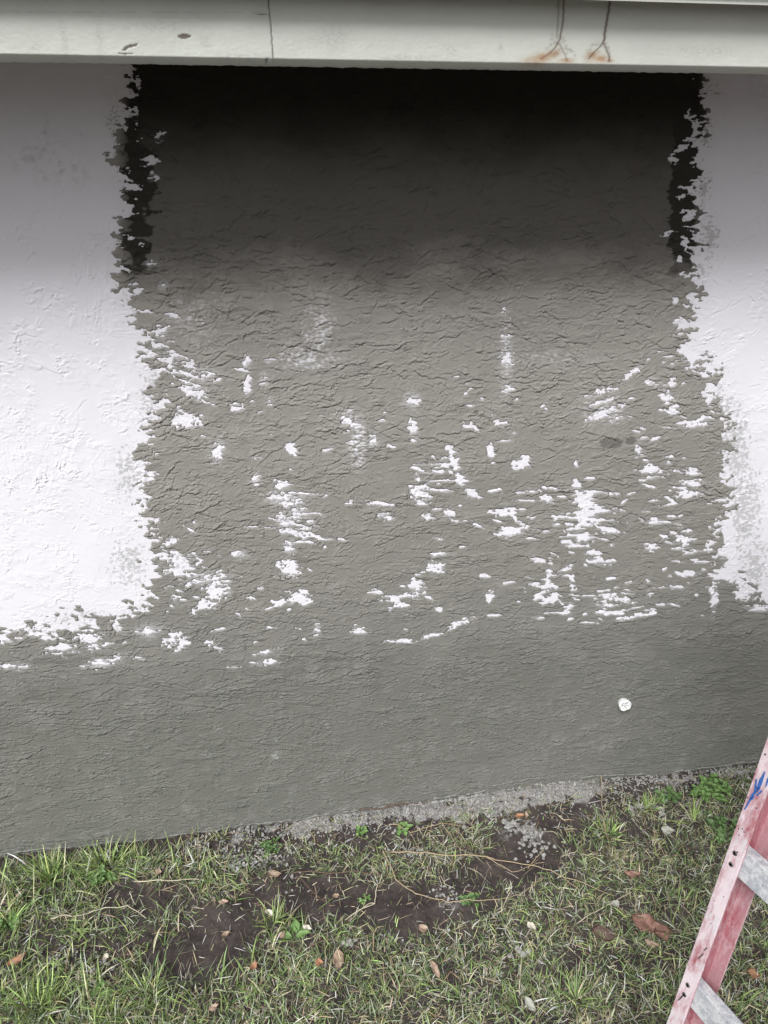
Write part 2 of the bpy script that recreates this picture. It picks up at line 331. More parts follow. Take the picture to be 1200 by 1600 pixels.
for k in range(5): BLOBS.append((690+J(14), 714+9*k+J(3), abs(24+J(8)), 2.2, J(6), .9)); BLOBS.append((1065+J(10), 735+13*k+J(4), abs(20+J(6)), 2.4, J(6), 1.0)); BLOBS.append((345+J(8), 895+9*k+J(3), 28, 2.6, -8+J(6), .9)); BLOBS.append((860+J(16), 900+14*k+J(5), abs(20+J(8)), 2.2, J(6), .95)); BLOBS.append((975+J(20), 905+14*k+J(5), abs(22+J(8)), 2.2, -4+J(6), .95))
# small scattered nicks that belong to the streaky zones
brng = random.Random(5)
for (cu, cv, ru, rv, n) in [(455,820,50,90,22),(920,830,70,90,36),(680,760,60,80,16),(810,800,80,70,22),(1050,800,60,100,34),(300,900,70,80,34),(640,935,60,40,18),(860,930,70,40,24),(960,940,90,35,24),
                            (560,670,80,50,14),(290,600,50,60,20),(420,960,80,50,16),(120,1005,120,25,30),(1060,600,40,70,22),(1090,900,80,50,22),(400,600,60,60,8),(760,640,90,60,10),(1020,700,50,60,16)]:
    for k in range(n):
        BLOBS.append((cu+brng.gauss(0,.5)*ru, cv+brng.gauss(0,.5)*rv, brng.uniform(3,12), brng.uniform(1.4,3), brng.gauss(0,15), brng.uniform(.75,1.1)))
Wt = np.zeros_like(X); Ws = np.zeros_like(X)
cols = np.arange(X.shape[1])
for (u, v, ru, rv, a, s) in BLOBS:
    q = on_wall(u, v); R_ = 3.0*max(ru, rv)/600
    i0, i1 = np.searchsorted(gx, [q[0]-R_, q[0]+R_]); j0, j1 = np.searchsorted(gz, [q[2]-R_, q[2]+R_])
    S = (slice(j0, j1), slice(i0, i1)); du = U_[S]-u; dv = V_[S]-v; ca, sa = math.cos(math.radians(a)), math.sin(math.radians(a))
    e = ((du*ca+dv*sa)/ru)**2+((-du*sa+dv*ca)/rv)**2
    Wt[S] = np.maximum(Wt[S], s*np.exp(-e*.7)); Ws[S] = np.maximum(Ws[S], s*np.exp(-e*.28)*(1.0 if s < .82 else .55))
nS = fbm(U_/22, V_/6, 4, 150)
nS2 = fbm(U_/6.5, V_/3.2, 3, 155)
gap = 52-88*Wt+(52*nS+26*nS2+44*G+4*nC)*np.clip(Wt*2.6, 0, 1)
Fd = np.minimum(Fd, np.where(Wt > .02, gap, 60))
T = np.clip(Fd*.00040, -.0016, .0015)
T = np.where((X < -1.2) | (X > 1.85), np.where(D > 0, .0015, -.0016), T)
sca = np.clip(T/.0013, 0, 1)
low = np.clip(.55*sstep(560, 1080, V_+.083*(U_-600)+70*fbm(U_/120, V_/70, 4, 160))+.45*sstep(930, 1080, V_+.083*(U_-600)+50*fbm(U_/90, V_/50, 4, 161)), 0, 1)
HCo = HW+T+sca*HC*(1-.1*low)
# light spots: where the coat was wiped thin the white shows through it
thin = np.clip(Ws*.85-.14+.22*nS+.16*nS2*(Ws > .05), 0, 1)*np.clip(1-.25*sca, 0, 1)*.9
for (u, v, ru, rv, s) in [(500,510,34,60,.16),(480,560,60,26,.18),(560,690,16,46,.22),(300,500,50,60,.12),(430,1170,8,36,.09),(870,560,120,26,.1),(455,1240,12,4,.09),(940,640,50,30,.15),(790,560,16,80,.16)]:
    thin = np.maximum(thin, s*np.exp(-((U_-u)/ru)**2-((V_-v)/rv)**2)*np.clip(1.1+.9*nB+1.6*nS2, 0, 2.2)*2)
# fresh damp plaster: thick strips along both edges, and a band under the roof, part damp, part painted eave shade, with an uneven border
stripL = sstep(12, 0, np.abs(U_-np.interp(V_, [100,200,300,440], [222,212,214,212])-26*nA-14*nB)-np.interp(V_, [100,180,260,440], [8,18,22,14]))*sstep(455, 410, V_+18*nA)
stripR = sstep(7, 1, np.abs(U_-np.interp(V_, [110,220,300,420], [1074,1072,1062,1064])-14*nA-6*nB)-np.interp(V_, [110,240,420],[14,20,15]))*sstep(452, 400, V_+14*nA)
damp = sstep(310, 165, V_+16*fbm(U_/110, V_/55, 4, 170))*.40+.60*sstep(490, 370, V_+40*fbm(U_/130, V_/60, 4, 180)+12*nB)  # grading by height deepens the eave shade in the colour, over the damp
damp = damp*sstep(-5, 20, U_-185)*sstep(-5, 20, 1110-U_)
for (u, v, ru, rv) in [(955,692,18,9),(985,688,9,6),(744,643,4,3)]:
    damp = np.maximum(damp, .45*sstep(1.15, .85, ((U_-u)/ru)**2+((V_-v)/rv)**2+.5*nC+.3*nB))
wet_shade = np.clip(np.maximum(damp*.955, .93*np.maximum(stripL, stripR)), 0, 1)

# smears on the white paint
zone = np.zeros_like(X)
for (u, v, ru, rv, s) in [(180,190,22,45,.6),(190,100,20,20,.3),(235,620,24,70,.7),(198,740,26,55,.75),(200,880,42,50,.7),(130,965,90,18,.6),(195,985,18,16,.9),(290,880,30,22,.5),
                          (1102,200,16,60,.55),(1100,290,14,50,.75),(1108,370,18,40,.85),(1150,700,30,80,.85),(1165,800,30,90,.85),(1180,880,26,50,.8),(1130,630,24,50,.6),(190,480,14,70,.3),(1108,140,24,22,.55),(1100,420,16,40,.6)]:
    zone = np.maximum(zone, s*np.exp(-((U_-u)/ru)**2-((V_-v)/rv)**2))
smear = np.clip(zone*.80+(.42*nC+.30*fbm(U_/9, V_/7, 3, 157)+.25*G)*np.clip(zone*2.5, 0, 1), 0, 1)*.85
smear = np.maximum(smear, np.clip(.35*np.exp(-np.abs(D)/14), 0, 1))
smear = np.maximum(smear, np.clip(.30+.50*nS2+.3*nC, 0, .8)*sstep(-4, 14, Fd+18)*(D > -4))
dirt = np.zeros_like(X)
for (u, v, ru, rv) in [(60,245,45,22),(95,265,40,30),(1120,135,12,14),(70,230,10,40),(165,577,3,3),(155,890,2,12)]:
    dirt = np.maximum(dirt, .34*np.exp(-((U_-u)/ru)**2-((V_-v)/rv)**2))
dirt = dirt*sstep(.1, .7, fbm(U_/16, V_/12, 3, 190)+.4)

house = empty('house', (0.3, 0, 0))
tag(house, 'house with a white stucco wall half covered in grey plaster under a pale green eave', 'house')
MW, MC = mat_white_stucco(), mat_coat()
nx, nz = len(gx), len(gz)
def sheet(h): return np.stack([X, -h, Z], -1).reshape(-1, 3)
wm = np_mesh('wall', sheet(HW-.006*sstep(.0011, .0015, T)), grid_faces(nx, nz), True, {'smear': smear.ravel(), 'dirt': dirt.ravel()})
wall = link('wall', wm, MW, house); wall['label'] = 'white painted stucco'
Tm = np.maximum(np.maximum(T[:-1,:-1], T[:-1,1:]), np.maximum(T[1:,1:], T[1:,:-1]))
keep = (Tm > -.0009)
fc = grid_faces(nx, nz, keep); used = np.zeros(nx*nz, bool); used[fc.ravel()] = True
idx = np.cumsum(used)-1
pc = sheet(HCo)
cm = np_mesh('plaster_coat', pc[used], idx[fc], True, {'low': low.ravel()[used], 'thin': thin.ravel()[used], 'wet_shade': wet_shade.ravel()[used]})
coat = link('plaster_coat', cm, MC, house); coat['label'] = 'grey trowelled plaster coat with white gaps, damp at the top and darkened there with painted eave shade'
del pc, fc, idx

# ---- eave: fascia board with chips and rust, soffit, drip edge, roof
YF, ZB, ZT = -.36, 2.137, 2.2305
fx = np.concatenate([[-6,-4,-2.5,-1.5], np.arange(-.9, 1.5, .0016), [1.8,2.5,4,8]])
prof = [(YF+.020, ZB-.0090), (YF+.0085, ZB-.0090), (YF+.0075, ZB-.0088), (YF+.0012, ZB-.0012)]+[(YF, z) for z in np.arange(ZB, ZT, .0014)]+[(YF, ZT), (YF+.02, ZT)]
prof = np.array(prof); FX, PY = np.meshgrid(fx, prof[:,0]); _, PZ = np.meshgrid(fx, prof[:,1])
FU, FV = measure(FX, 0*FX+YF, PZ)
def blobs(L, q=1.0): 
    o = np.zeros_like(FU)
    for (u, v, ru, rv, a) in L:
        ca, sa = math.cos(math.radians(a)), math.sin(math.radians(a)); du, dv = FU-u, FV-v
        o = np.maximum(o, np.exp(-((du*ca+dv*sa)/ru)**2-((-du*sa+dv*ca)/rv)**2))
    return o
fn = fbm(FU/6, FV/3, 3, 200); fn2 = fbm(FU/14, FV/8, 3, 210)
chip = sstep(.52, .60, blobs([(288,57,14,5,0),(205,72,14,3,-14),(196,77,7,3,-20),(196,84,16,2,0)])+.16*fn)
def line(pts, wd):
    ys = [p[1] for p in pts]; xs = [p[0] for p in pts]
    return np.exp(-((FU-np.interp(FV, ys, xs)-1.2*gnoise(FV/7, 0*FV, 7))/wd)**2)*sstep(pts[-1][1]+3, pts[-1][1]-2, FV)*sstep(pts[0][1]-3, pts[0][1]+1, FV)
crack = np.maximum(line([(418,-40),(420,10),(424,50),(427,92)], 1.0), .9*blobs([(409,22.5,10,1.0,0),(415,93,6,1.0,-25)]))
crack = np.maximum(crack, .22*np.exp(-((FV-19-.003*(FU-200))/1.0)**2)*sstep(425, 400, FU)*sstep(-.4, .2, fn2))
rust = np.maximum.reduce([.95*line([(954,-30),(953,4),(946,45),(943,70)], 2.0), .85*line([(882,-30),(880,30),(876,55),(872,70)], 1.6), .5*line([(874,-30),(872,30),(870,60)], 1.6), .8*line([(872,66),(866,76),(858,84),(845,92)], 1.6), .6*line([(872,66),(878,76),(884,88),(886,94)], 1.4), .8*line([(943,66),(936,74),(926,84),(920,92)], 1.8), .8*line([(943,66),(948,78),(952,88),(952,96)], 1.8)])
# run-off rings where the water ran down to the lower edge
for (cx_, cy_, rx, ry) in [(872,84,14,20),(868,80,10,14),(882,88,16,9),(933,84,14,12),(944,86,9,14)]:
    rr = np.sqrt(((FU-cx_-4*fn2)/rx)**2+((FV-cy_)/(ry*1.3))**2)+.35*fn2; rust = np.maximum(rust, .42*np.exp(-((rr-1)/.15)**2)*sstep(-.35, .35, fn+.1)*sstep(cy_+6, cy_-4, FV))
stain = np.clip(blobs([(845,91,26,8,-12),(862,86,14,8,-30),(885,95,12,4,0),(925,88,12,8,-20),(938,92,14,6,0),(950,95,8,3,0)])*(1+.6*fn2), 0, 1)
dirtF = np.clip(blobs([(100,60,5,30,-8),(520,60,30,20,0),(1100,80,60,10,0),(380,88,50,5,0),(640,90,60,4,0),(155,55,6,28,-5),(55,72,7,7,0),(320,65,8,14,-20),(250,40,60,10,0),(705,80,8,10,0),(782,75,4,12,0)])*(.25+.5*fn), 0, 1)
chan = np.stack([chip, crack, np.clip(rust, 0, 1), stain], -1).reshape(-1, 4)
dep = .0008*chip+.0012*crack-.0003*fbm(FX/.03, PZ/.03, 3, 220)+.0002*fbm(FX/.006, PZ/.004, 2, 230)
edge = .0012*fbm(FX/.02, PZ*0, 4, 240)*(PZ < ZB-.005)
PYd = PY+np.where(PY < YF+.01, dep, 0)
fm = np_mesh('fascia', np.stack([FX, PYd, PZ+edge], -1).reshape(-1, 3), grid_faces(len(fx), len(prof)), True, {'marks': chan, 'grime': dirtF.ravel()})
m, n, l, b = new_mat('pale_green_board_paint'); co = objco(n); a = attr(n, 'marks'); sp = n.new('ShaderNodeSeparateColor'); l.new(a.outputs['Color'], sp.inputs[0])
t1 = noise_node(n, l, 8, 5, .6, src=co); t2 = noise_node(n, l, 900, 3, .7, src=co)
c = mixc(n, l, ramp(n, l, t1.outputs[0], .35, .7), (.54,.56,.515), (.50,.52,.48))
c = mixc(n, l, math_n(n, l, 'MULTIPLY', ramp(n, l, t2.outputs[0], .5, .8), .25), c, (.42,.44,.40))
c = mixc(n, l, math_n(n, l, 'MULTIPLY', attr(n, 'grime').outputs['Fac'], .8), c, (.25,.25,.23))
c = mixc(n, l, math_n(n, l, 'MULTIPLY', a.outputs['Alpha'], .9), c, (.36,.23,.13))
c = mixc(n, l, sp.outputs[2], c, (.075,.035,.022)); c = mixc(n, l, sp.outputs[0], c, (.13,.11,.095)); c = mixc(n, l, sp.outputs[1], c, (.06,.06,.05))
l.new(c, b.inputs['Base Color']); b.inputs['Roughness'].default_value = .55; bump(n, l, b, t2.outputs[0], .4, .0006)
fas = link('fascia', fm, m, house); fas['label'] = 'pale green painted board with peeling chips and rust runs'
TRIM, n, l, b = new_mat('trim_paint'); b.inputs['Roughness'].default_value = .6
t = noise_node(n, l, 30, 4, .6, src=objco(n)); l.new(mixc(n, l, t.outputs[0], (.58,.60,.55), (.66,.68,.63)), b.inputs['Base Color'])
mb = MB(); mb.box((-6, YF+.021, 2.176), (8, .02, 2.188)); mb.build('soffit', TRIM, house)
mb = MB(); mb.box((-6, YF-.030, 2.2325), (8, YF+.03, 2.2345)); mb.box((-6, YF-.032, 2.2210), (8, YF-.0302, 2.2345)); mb.box((-6, YF-.034, 2.2195), (8, YF-.0322, 2.2225))
mb.build('drip_edge', TRIM, house)
ROOF, n, l, b = new_mat('shingle_grey'); co = objco(n); br_ = n.new('ShaderNodeTexBrick'); l.new(co, br_.inputs[0]); br_.inputs['Scale'].default_value = 3.5
br_.inputs['Color1'].default_value = (.10,.095,.09,1); br_.inputs['Color2'].default_value = (.16,.15,.14,1); br_.inputs['Mortar'].default_value = (.03,.03,.03,1)
l.new(br_.outputs[0], b.inputs['Base Color']); b.inputs['Roughness'].default_value = .95
mb = MB(); mb.extrude([(YF-.045, 2.236), (YF-.045, 2.247), (3.2, 3.45), (3.2, 3.436)], (-6.2,0,0), (0,1,0), (0,0,1), (14.4,0,0)); mb.build('roof', ROOF, house)
# the rest of the shell behind the plastered face: back and side walls so the house is closed
mb = MB(); mb.box((-6, .03, -.2), (8, .16, 2.17)); mb.box((-6,.161,-.2), (-5.85,6,2.17)); mb.box((7.85,.161,-.2), (8,6,2.17)); mb.build('inner_wall', TRIM, house)

# ------------------------------------------------------------------ ground
WLX = [0, 370, 640, 850, 1000, 1200]
def gz_at(x, y):
    x = np.asarray(x, float); y = np.asarray(y, float)
    near = np.exp(-(np.abs(y)/.10)**2)
    h = .010*fbm(x/.35, y/.3, 3, 300)+.008*fbm(x/.09, y/.08, 3, 310)*(1-.5*near)
    h = h+.012*near*sstep(-.25, .3, x)*(1+.6*fbm(x/.2, y/.05, 2, 330))+.028*np.exp(-((x-.83)/.22)**2)*np.exp(-(y/.10)**2)
    far = np.clip((np.hypot(x-.3, y+.3)-6)/40, 0, 1)
    return h*(1-far)-.012
gxx = axis(-1.5, 2.2, .005, -60, 60); gyy = axis(-1.5, .01, .005, -60, 60)
GX_, GY_ = np.meshgrid(gxx, gyy); GZ_ = gz_at(GX_, GY_)
GU, GV = measure(GX_, np.minimum(GY_, 0.02), 0*GX_)
okz = (GX_*fw[0]+(GY_+1.7)*fw[1]+2*.449 > .1)
small = fbm(GX_/.02, GY_/.02, 4, 340); mid = fbm(GX_/.07, GY_/.06, 4, 350)
mort = sstep(-.09, -.040, GY_+.030*mid+.018*small+.03*fbm(GX_/.2, GY_/.2, 2, 355))*sstep(-.38, .05, GX_+.16*mid+.06*small)*(.35+.65*sstep(1.15, .75, GX_+.1*mid))*sstep(1.9, 1.4, GX_)
for (u, v, ru, rv, s) in [(820,1300,45,26,.75),(700,1410,30,20,.55),(410,1340,60,22,.55),(880,1240,90,16,.7),(640,1330,36,10,.5),(1060,1215,60,16,.8),(120,1500,60,20,.3),(1150,1205,60,12,.9),(840,1500,60,30,.3)]:
    mort = np.maximum(mort, np.where(okz, s*np.exp(-((GU-u)/ru)**2-((GV-v)/rv)**2), 0)*sstep(-.5, .6, small+.5*mid+.3))
mort = mort*(.25+.75*sstep(-.55, .15, mid+.5*small+.5*fbm(GX_/.045, GY_/.03, 3, 357)+.15))
crumb = np.abs(fbm(GX_/.012, GY_/.012, 3, 360))
GZf = GZ_+.004*small+.004*crumb*(.4+mort)
gm = np_mesh('ground', np.stack([GX_, GY_, GZf], -1).reshape(-1, 3), grid_faces(len(gxx), len(gyy)), True, {'mort': mort.ravel()})
m, n, l, b = new_mat('soil'); co = objco(n)
t1 = noise_node(n, l, 9, 5, .65, src=co); t2 = noise_node(n, l, 130, 4, .7, src=co); t3 = noise_node(n, l, 420, 3, .7, src=co)
c = mixc(n, l, ramp(n, l, t1.outputs[0], .4, .65), (.036,.027,.027), (.066,.052,.048))
c = mixc(n, l, math_n(n, l, 'MULTIPLY', ramp(n, l, t2.outputs[0], .55, .75), .6), c, (.20,.17,.14))
g = mixc(n, l, ramp(n, l, t2.outputs[0], .35, .65), (.40,.39,.38), (.17,.16,.155)); g = mixc(n, l, ramp(n, l, t3.outputs[0], .50, .62), g, (.10,.095,.09))
mf = math_n(n, l, 'ADD', attr(n, 'mort').outputs['Fac'], math_n(n, l, 'MULTIPLY', math_n(n, l, 'SUBTRACT', t2.outputs[0], .5), .5))
c = mixc(n, l, ramp(n, l, mf, .3, .6), c, g)
l.new(c, b.inputs['Base Color']); b.inputs['Roughness'].default_value = .95; bump(n, l, b, math_n(n, l, 'ADD', t2.outputs[0], t3.outputs[0]), .8, .004)
tag(link('ground', gm, m), 'dark damp soil with grey plaster droppings along the wall', kind='structure')

# ------------------------------------------------------------------ grass
def grass_density(x, y, pad=False):
    u, v = measure(x, y, 0*x); d = np.ones_like(x)
    for (cu, cv, ru, rv, s) in [(455,1400,85,44,.97),(560,1402,100,32,.95),(650,1435,80,36,.85),(300,1500,80,46,.95),(350,1450,75,50,.95),(225,1400,80,30,.92),(800,1350,85,38,.92),(700,1410,80,36,.93),(830,1300,80,34,.9),(160,1490,60,26,.7),
                                (410,1330,60,26,.75),(60,1480,60,25,.7),(860,1420,60,20,.5),(930,1500,80,20,.5),(1010,1290,60,20,.5),(700,1390,60,30,.5),(210,1440,60,30,.5)]:
        d = d*(1-s*np.exp(-(((u-cu)/ru)**2+((v-cv)/rv)**2)**1.5*(1+.0*u)))
    d = np.clip(d*1.35-.24, 0, 1)
    st = np.where((x > -.33) & (x < 1.45), .085+.03*np.sin(x*9), .012)
    d = d*sstep(0, .04, -y-st)*(.55+.45*sstep(-.5, .4, fbm(x/.12, y/.1, 3, 400)))
    return d
def blades(P, yaw, L, Wd, lean, curl, col, segs=3):
    n = len(P); t = np.linspace(0, 1, segs+1)
    dirx, diry = np.cos(yaw), np.sin(yaw); sx, sy = -diry, dirx
    rows = []; cols_ = []
    ang = lean[:, None]+curl[:, None]*t[None, :]            # angle from vertical, growing to the tip
    dl_ = L[:, None]/segs
    hr = np.concatenate([np.zeros((n,1)), np.cumsum(np.sin(ang[:, :-1])*dl_, 1)], 1)
    hz = np.concatenate([np.zeros((n,1)), np.cumsum(np.cos(ang[:, :-1])*dl_, 1)], 1)
    side = rng.normal(0, .12, n)*L
    wv = Wd[:, None]*np.array([.75, 1.0, .72, .08] if segs == 3 else np.interp(t, [0,.4,1],[.7,1,.08]))[None, :]
    cx = P[:,0:1]+dirx[:,None]*hr+sx[:,None]*side[:,None]*t[None,:]**2; cy = P[:,1:2]+diry[:,None]*hr+sy[:,None]*side[:,None]*t[None,:]**2
    cz = P[:,2:3]+hz
    tw = rng.uniform(-.9, .9, n)[:,None]                    # blade twist so faces catch the light differently
    ax_, ay_, az_ = sx[:,None]*np.cos(tw), sy[:,None]*np.cos(tw), np.sin(tw)
    A = np.stack([cx-ax_*wv/2, cy-ay_*wv/2, cz-az_*wv/2], -1); B = np.stack([cx+ax_*wv/2, cy+ay_*wv/2, cz+az_*wv/2], -1)
    V = np.stack([A, B], 2).reshape(n, -1, 3)
    V[:,:,2] = np.maximum(V[:,:,2], P[:,2:3]-.004)
    f0 = np.array([[2*k, 2*k+1, 2*k+3, 2*k+2] for k in range(segs)])
    Fc = (f0[None]+np.arange(n)[:,None,None]*(2*(segs+1))).reshape(-1, 4)
    C4 = np.repeat(np.concatenate([col, np.ones((n,1))], 1)[:,None,:], 2*(segs+1), 1)
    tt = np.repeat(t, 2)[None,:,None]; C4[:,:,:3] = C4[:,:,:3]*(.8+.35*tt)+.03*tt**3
    return V.reshape(-1, 3), Fc, C4.reshape(-1, 4)
PAL = np.array([[.130,.195,.066],[.19,.265,.085],[.10,.145,.065],[.27,.35,.12],[.21,.245,.15],[.38,.34,.21],[.56,.50,.36],[.27,.20,.14],[.36,.36,.31]])
def pick(p, n): 
    c = PAL[rng.choice(len(PAL), n, p=np.array(p)/np.sum(p))]
    return np.clip(c*1.3*rng.uniform(.4, 1.7, (n,1))*rng.uniform(.93, 1.07, (n,3)), 0, .7)
def scatter(n, x0, x1, y0, y1, dens):
    x = rng.uniform(x0, x1, n); y = rng.uniform(y0, y1, n); k = rng.random(n) < dens(x, y); return x[k], y[k]
parts = []
def put(x, y, Lm, Ls, Wm, lean, curl, p, segs=3, z=-.003, yawb=None):
    n = len(x); P = np.stack([x, y, gz_at(x, y)+z], -1); yaw = rng.uniform(0, 2*np.pi, n) if yawb is None else yawb+rng.normal(0, .8, n)
    parts.append(blades(P, yaw, np.clip(rng.normal(Lm, Ls, n), .008, .2), Wm*rng.uniform(.6, 1.4, n), rng.uniform(*lean, n), rng.uniform(*curl, n), pick(p, n), segs))
cold = lambda x, y: fbm(x/.25, y/.2, 2, 420)
x, y = scatter(26000, -1.5, 2.2, -1.5, -.01, grass_density)   # tuft centres
tx = np.repeat(x, 5)+rng.normal(0, .006, len(x)*5); ty = np.repeat(y, 5)+rng.normal(0, .006, len(x)*5); ty = np.minimum(ty, -.012)
gmask = cold(tx, ty) > -.15
left = tx < -.25+.3*rng.random(len(tx))
for msk, p in ((gmask, [4,3,5,1.4,4,1.6,1.2,1.2,1.4]), (~gmask, [2,1.2,3,.5,2.4,2.6,2.2,2.4,2.4])):
    put(tx[msk], ty[msk], .028, .012, .0023, (.3, 1.35), (.1, 1.1), p)
x, y = scatter(42000, -1.5, 2.2, -1.5, -.01, lambda x, y: .22+.78*grass_density(x, y))       # thatch lying on the soil
put(x, np.minimum(y, -.015), .026, .014, .0017, (1.2, 1.6), (-.1, .3), [.6,.5,1,.3,1,3,3.5,3,3], z=.004)
x, y = scatter(7000, -1.2, .1, -.75, -.04, lambda x, y: grass_density(x, y)*sstep(.1, -.6, x))   # lusher, longer lawn at the left
put(x, y, .060, .020, .0033, (.2, 1.2), (.2, 1.2), [5,4,4,3,3,1.6,1.2,.6,.8])
x, y = scatter(5000, -1.1, 1.9, -.85, -.4, grass_density)
put(x, y, .046, .015, .0028, (.2, 1.2), (.2, 1.2), [4,3,4,2,4,1.8,1.4,.8,1])
x, y = scatter(2600, -.4, 1.7, -.13, -.012, lambda x, y: .15+.6*(fbm(x/.08, y/.06, 2, 440) > .2))   # straggling bits on the droppings
put(x, y, .024, .010, .0016, (.9, 1.55), (0, .5), [1,1,1,.5,1,3,3,3,2], z=.002)
# a wider, sparser lawn beyond the part one looks down on
x, y = scatter(22000, -5, 6, -6, -.05, lambda x, y: ((x < -1.5) | (x > 2.2) | (y < -1.5)).astype(float))
put(x, y, .055, .015, .007, (.2, 1.2), (.2, 1.0), [5,4,4,2,3,1.5,1,1,1])
off = 0; VV = []; FF = []; CC = []
for v_, f_, c_ in parts: VV.append(v_); FF.append(f_+off); CC.append(c_); off += len(v_)
m, n, l, b = new_mat('grass_blade'); ca_ = attr(n, 'tint'); l.new(ca_.outputs['Color'], b.inputs['Base Color']); b.inputs['Roughness'].default_value = .42
tr = n.new('ShaderNodeBsdfTranslucent'); l.new(ca_.outputs['Color'], tr.inputs['Color']); mx = n.new('ShaderNodeMixShader'); mx.inputs[0].default_value = .25
l.new(b.outputs[0], mx.inputs[1]); l.new(tr.outputs[0], mx.inputs[2]); l.new(mx.outputs[0], n['Material Output'].inputs[0]); GRASS = m
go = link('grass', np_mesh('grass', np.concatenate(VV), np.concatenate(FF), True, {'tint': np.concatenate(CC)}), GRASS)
tag(go, 'patchy green and straw coloured lawn grass growing in the soil below the wall', 'grass', kind='stuff')
del VV, FF, CC, parts

def tuft(label, u, v, n, L, spread, p, wd=.0035, group='taller grass tufts by the wall', lean=(.05,.9)):
    q = on_ground(u, v); a = rng.uniform(0, 2*np.pi, n); r = np.abs(rng.normal(0, spread, n))
    x = q[0]+r*np.cos(a); y = np.minimum(q[1]+r*np.sin(a)*.6, -.012); P = np.stack([x, y, gz_at(x, y)-.004], -1)
    V, Fc, C4 = blades(P, a+rng.normal(0, .5, n), np.clip(rng.normal(L, L*.25, n), .02, .2), wd*rng.uniform(.7, 1.3, n), rng.uniform(*lean, n), rng.uniform(.2, 1.1, n), pick(p, n), 5)
    o = link('grass_tuft', np_mesh('grass_tuft', V, Fc, True, {'tint': C4}), GRASS); tag(o, label, 'grass tuft', group)
GR = [5,6,1,7,1,.5,.4,.1,0]
tuft('big lush green tuft of long blades at the left foot of the grey wall', 165, 1352, 110, .085, .050, GR)
tuft('second lush tuft of long green blades nearer the left edge than the big one', 80, 1375, 110, .080, .050, GR)
tuft('loose bright tuft in the bottom left corner of the lawn', 60, 1570, 120, .075, .042, GR)
tuft('green tuft below the soil furrow in the left lawn', 230, 1550, 90, .065, .05, GR)
tuft('leafy green tuft on the wall side beside the bushy weed', 1010, 1262, 70, .05, .018, GR)
tuft('bright green tuft sprouting at the far left edge of the lawn', 18, 1440, 60, .06, .018, [2,6,0,9,0,.5,.3,0,0], .0045)
tuft('wispy yellow green tuft against the wall right of the lush one', 345, 1308, 26, .045, .014, [1,3,0,5,0,4,3,0,0], .0022, lean=(0,.6))
tuft('thin upright reddish tuft touching the wall', 298, 1308, 14, .05, .007, [1,1,0,1,0,4,3,4,0], .0018, lean=(0,.3))
tuft('straw coloured matted tuft beside the plaster strip in the middle', 735, 1318, 70, .055, .035, [1,2,1,2,1,6,5,2,1], .0020)
tuft('long bright yellow green blades near the ladder', 1085, 1282, 16, .09, .012, [0,3,0,9,0,1,1,0,0], .004, lean=(.7,1.2))
tuft('green tuft growing out of the soil right of the droppings', 950, 1300, 60, .05, .025, GR)
tuft('upright green tuft left of the small round pale leaf', 425, 1440, 60, .062, .028, [4,5,1,4,3,1.5,1,.3,.3])
tuft('deep green tuft at the bottom middle of the lawn', 900, 1560, 80, .06, .035, [6,4,4,2,3,.5,.5,.2,0])
tuft('reddish dry tuft in the middle of the lawn', 955, 1340, 60, .05, .022, [.5,.5,0,.5,0,4,3,5,0], .0018)

# ------------------------------------------------------------------ fallen leaves, weeds, twigs
def solid_mat(name, c1, c2, rough=.6, sc_=60):
    m, n, l, b = new_mat(name); t = noise_node(n, l, sc_, 4, .6, src=objco(n)); l.new(mixc(n, l, ramp(n, l, t.outputs[0], .35, .65), c1, c2), b.inputs['Base Color'])
    b.inputs['Roughness'].default_value = rough; bump(n, l, b, t.outputs[0], .4, .001); return m
LM = {'red': solid_mat('leaf_reddish', (.34,.19,.15), (.20,.11,.085)), 'tan': solid_mat('leaf_tan', (.40,.30,.23), (.27,.19,.14)), 'orange': solid_mat('leaf_orange', (.38,.20,.11), (.24,.12,.07)),
      'pale': solid_mat('leaf_pale', (.62,.58,.50), (.50,.46,.38)), 'grey': solid_mat('leaf_grey', (.42,.42,.37), (.33,.34,.29)), 'brown': solid_mat('leaf_brown', (.16,.10,.08), (.10,.065,.055)),
      'green': solid_mat('leaf_green', (.17,.28,.09), (.11,.20,.06), .5), 'darkgreen': solid_mat('weed_green', (.12,.20,.07), (.08,.145,.05), .5)}
def leaf_mesh(L, W, cup=.15, curl=.2, seed=0, z=0, notch=0, nu=11, nv=7):
    r = random.Random(seed); V = []; F = []
    for side in (0, 1):
        for i in range(nu):
            t = i/(nu-1); w_ = W/2*(math.sin(math.pi*min(t**.8, 1))**1.05 if 0 < t < 1 else .04)*(1+.16*r.uniform(-1,1))*1.1
            for j in range(nv):
                s = (j/(nv-1)-.5)*2
                ww = w_*(1-(notch if (i in (6,7) and s > 0) else 0))
                V.append(((t-.5)*L, s*ww, z+cup*W*s*s*.6+curl*L*(t-.5)**2+.045*L*math.sin(6*t+s*3+seed)+.02*L*math.sin(13*t-s*5+seed)-(.0012*abs(1-abs(s)) if s == 0 else 0)-side*.0006))
    n1 = nu*nv
    for i in range(nu-1):
        for j in range(nv-1):
            a = i*nv+j; q = (a, a+nv, a+nv+1, a+1); F.append(q); F.append(tuple(n1+k for k in reversed(q)))
    rim = [i*nv for i in range(nu)]+[(nu-1)*nv+j for j in range(1, nv)]+[i*nv+nv-1 for i in range(nu-2, -1, -1)]+[j for j in range(nv-2, 0, -1)]
    for k in range(len(rim)): a, b_ = rim[k], rim[(k+1) % len(rim)]; F.append((a, b_, n1+b_, n1+a))
    return V, F
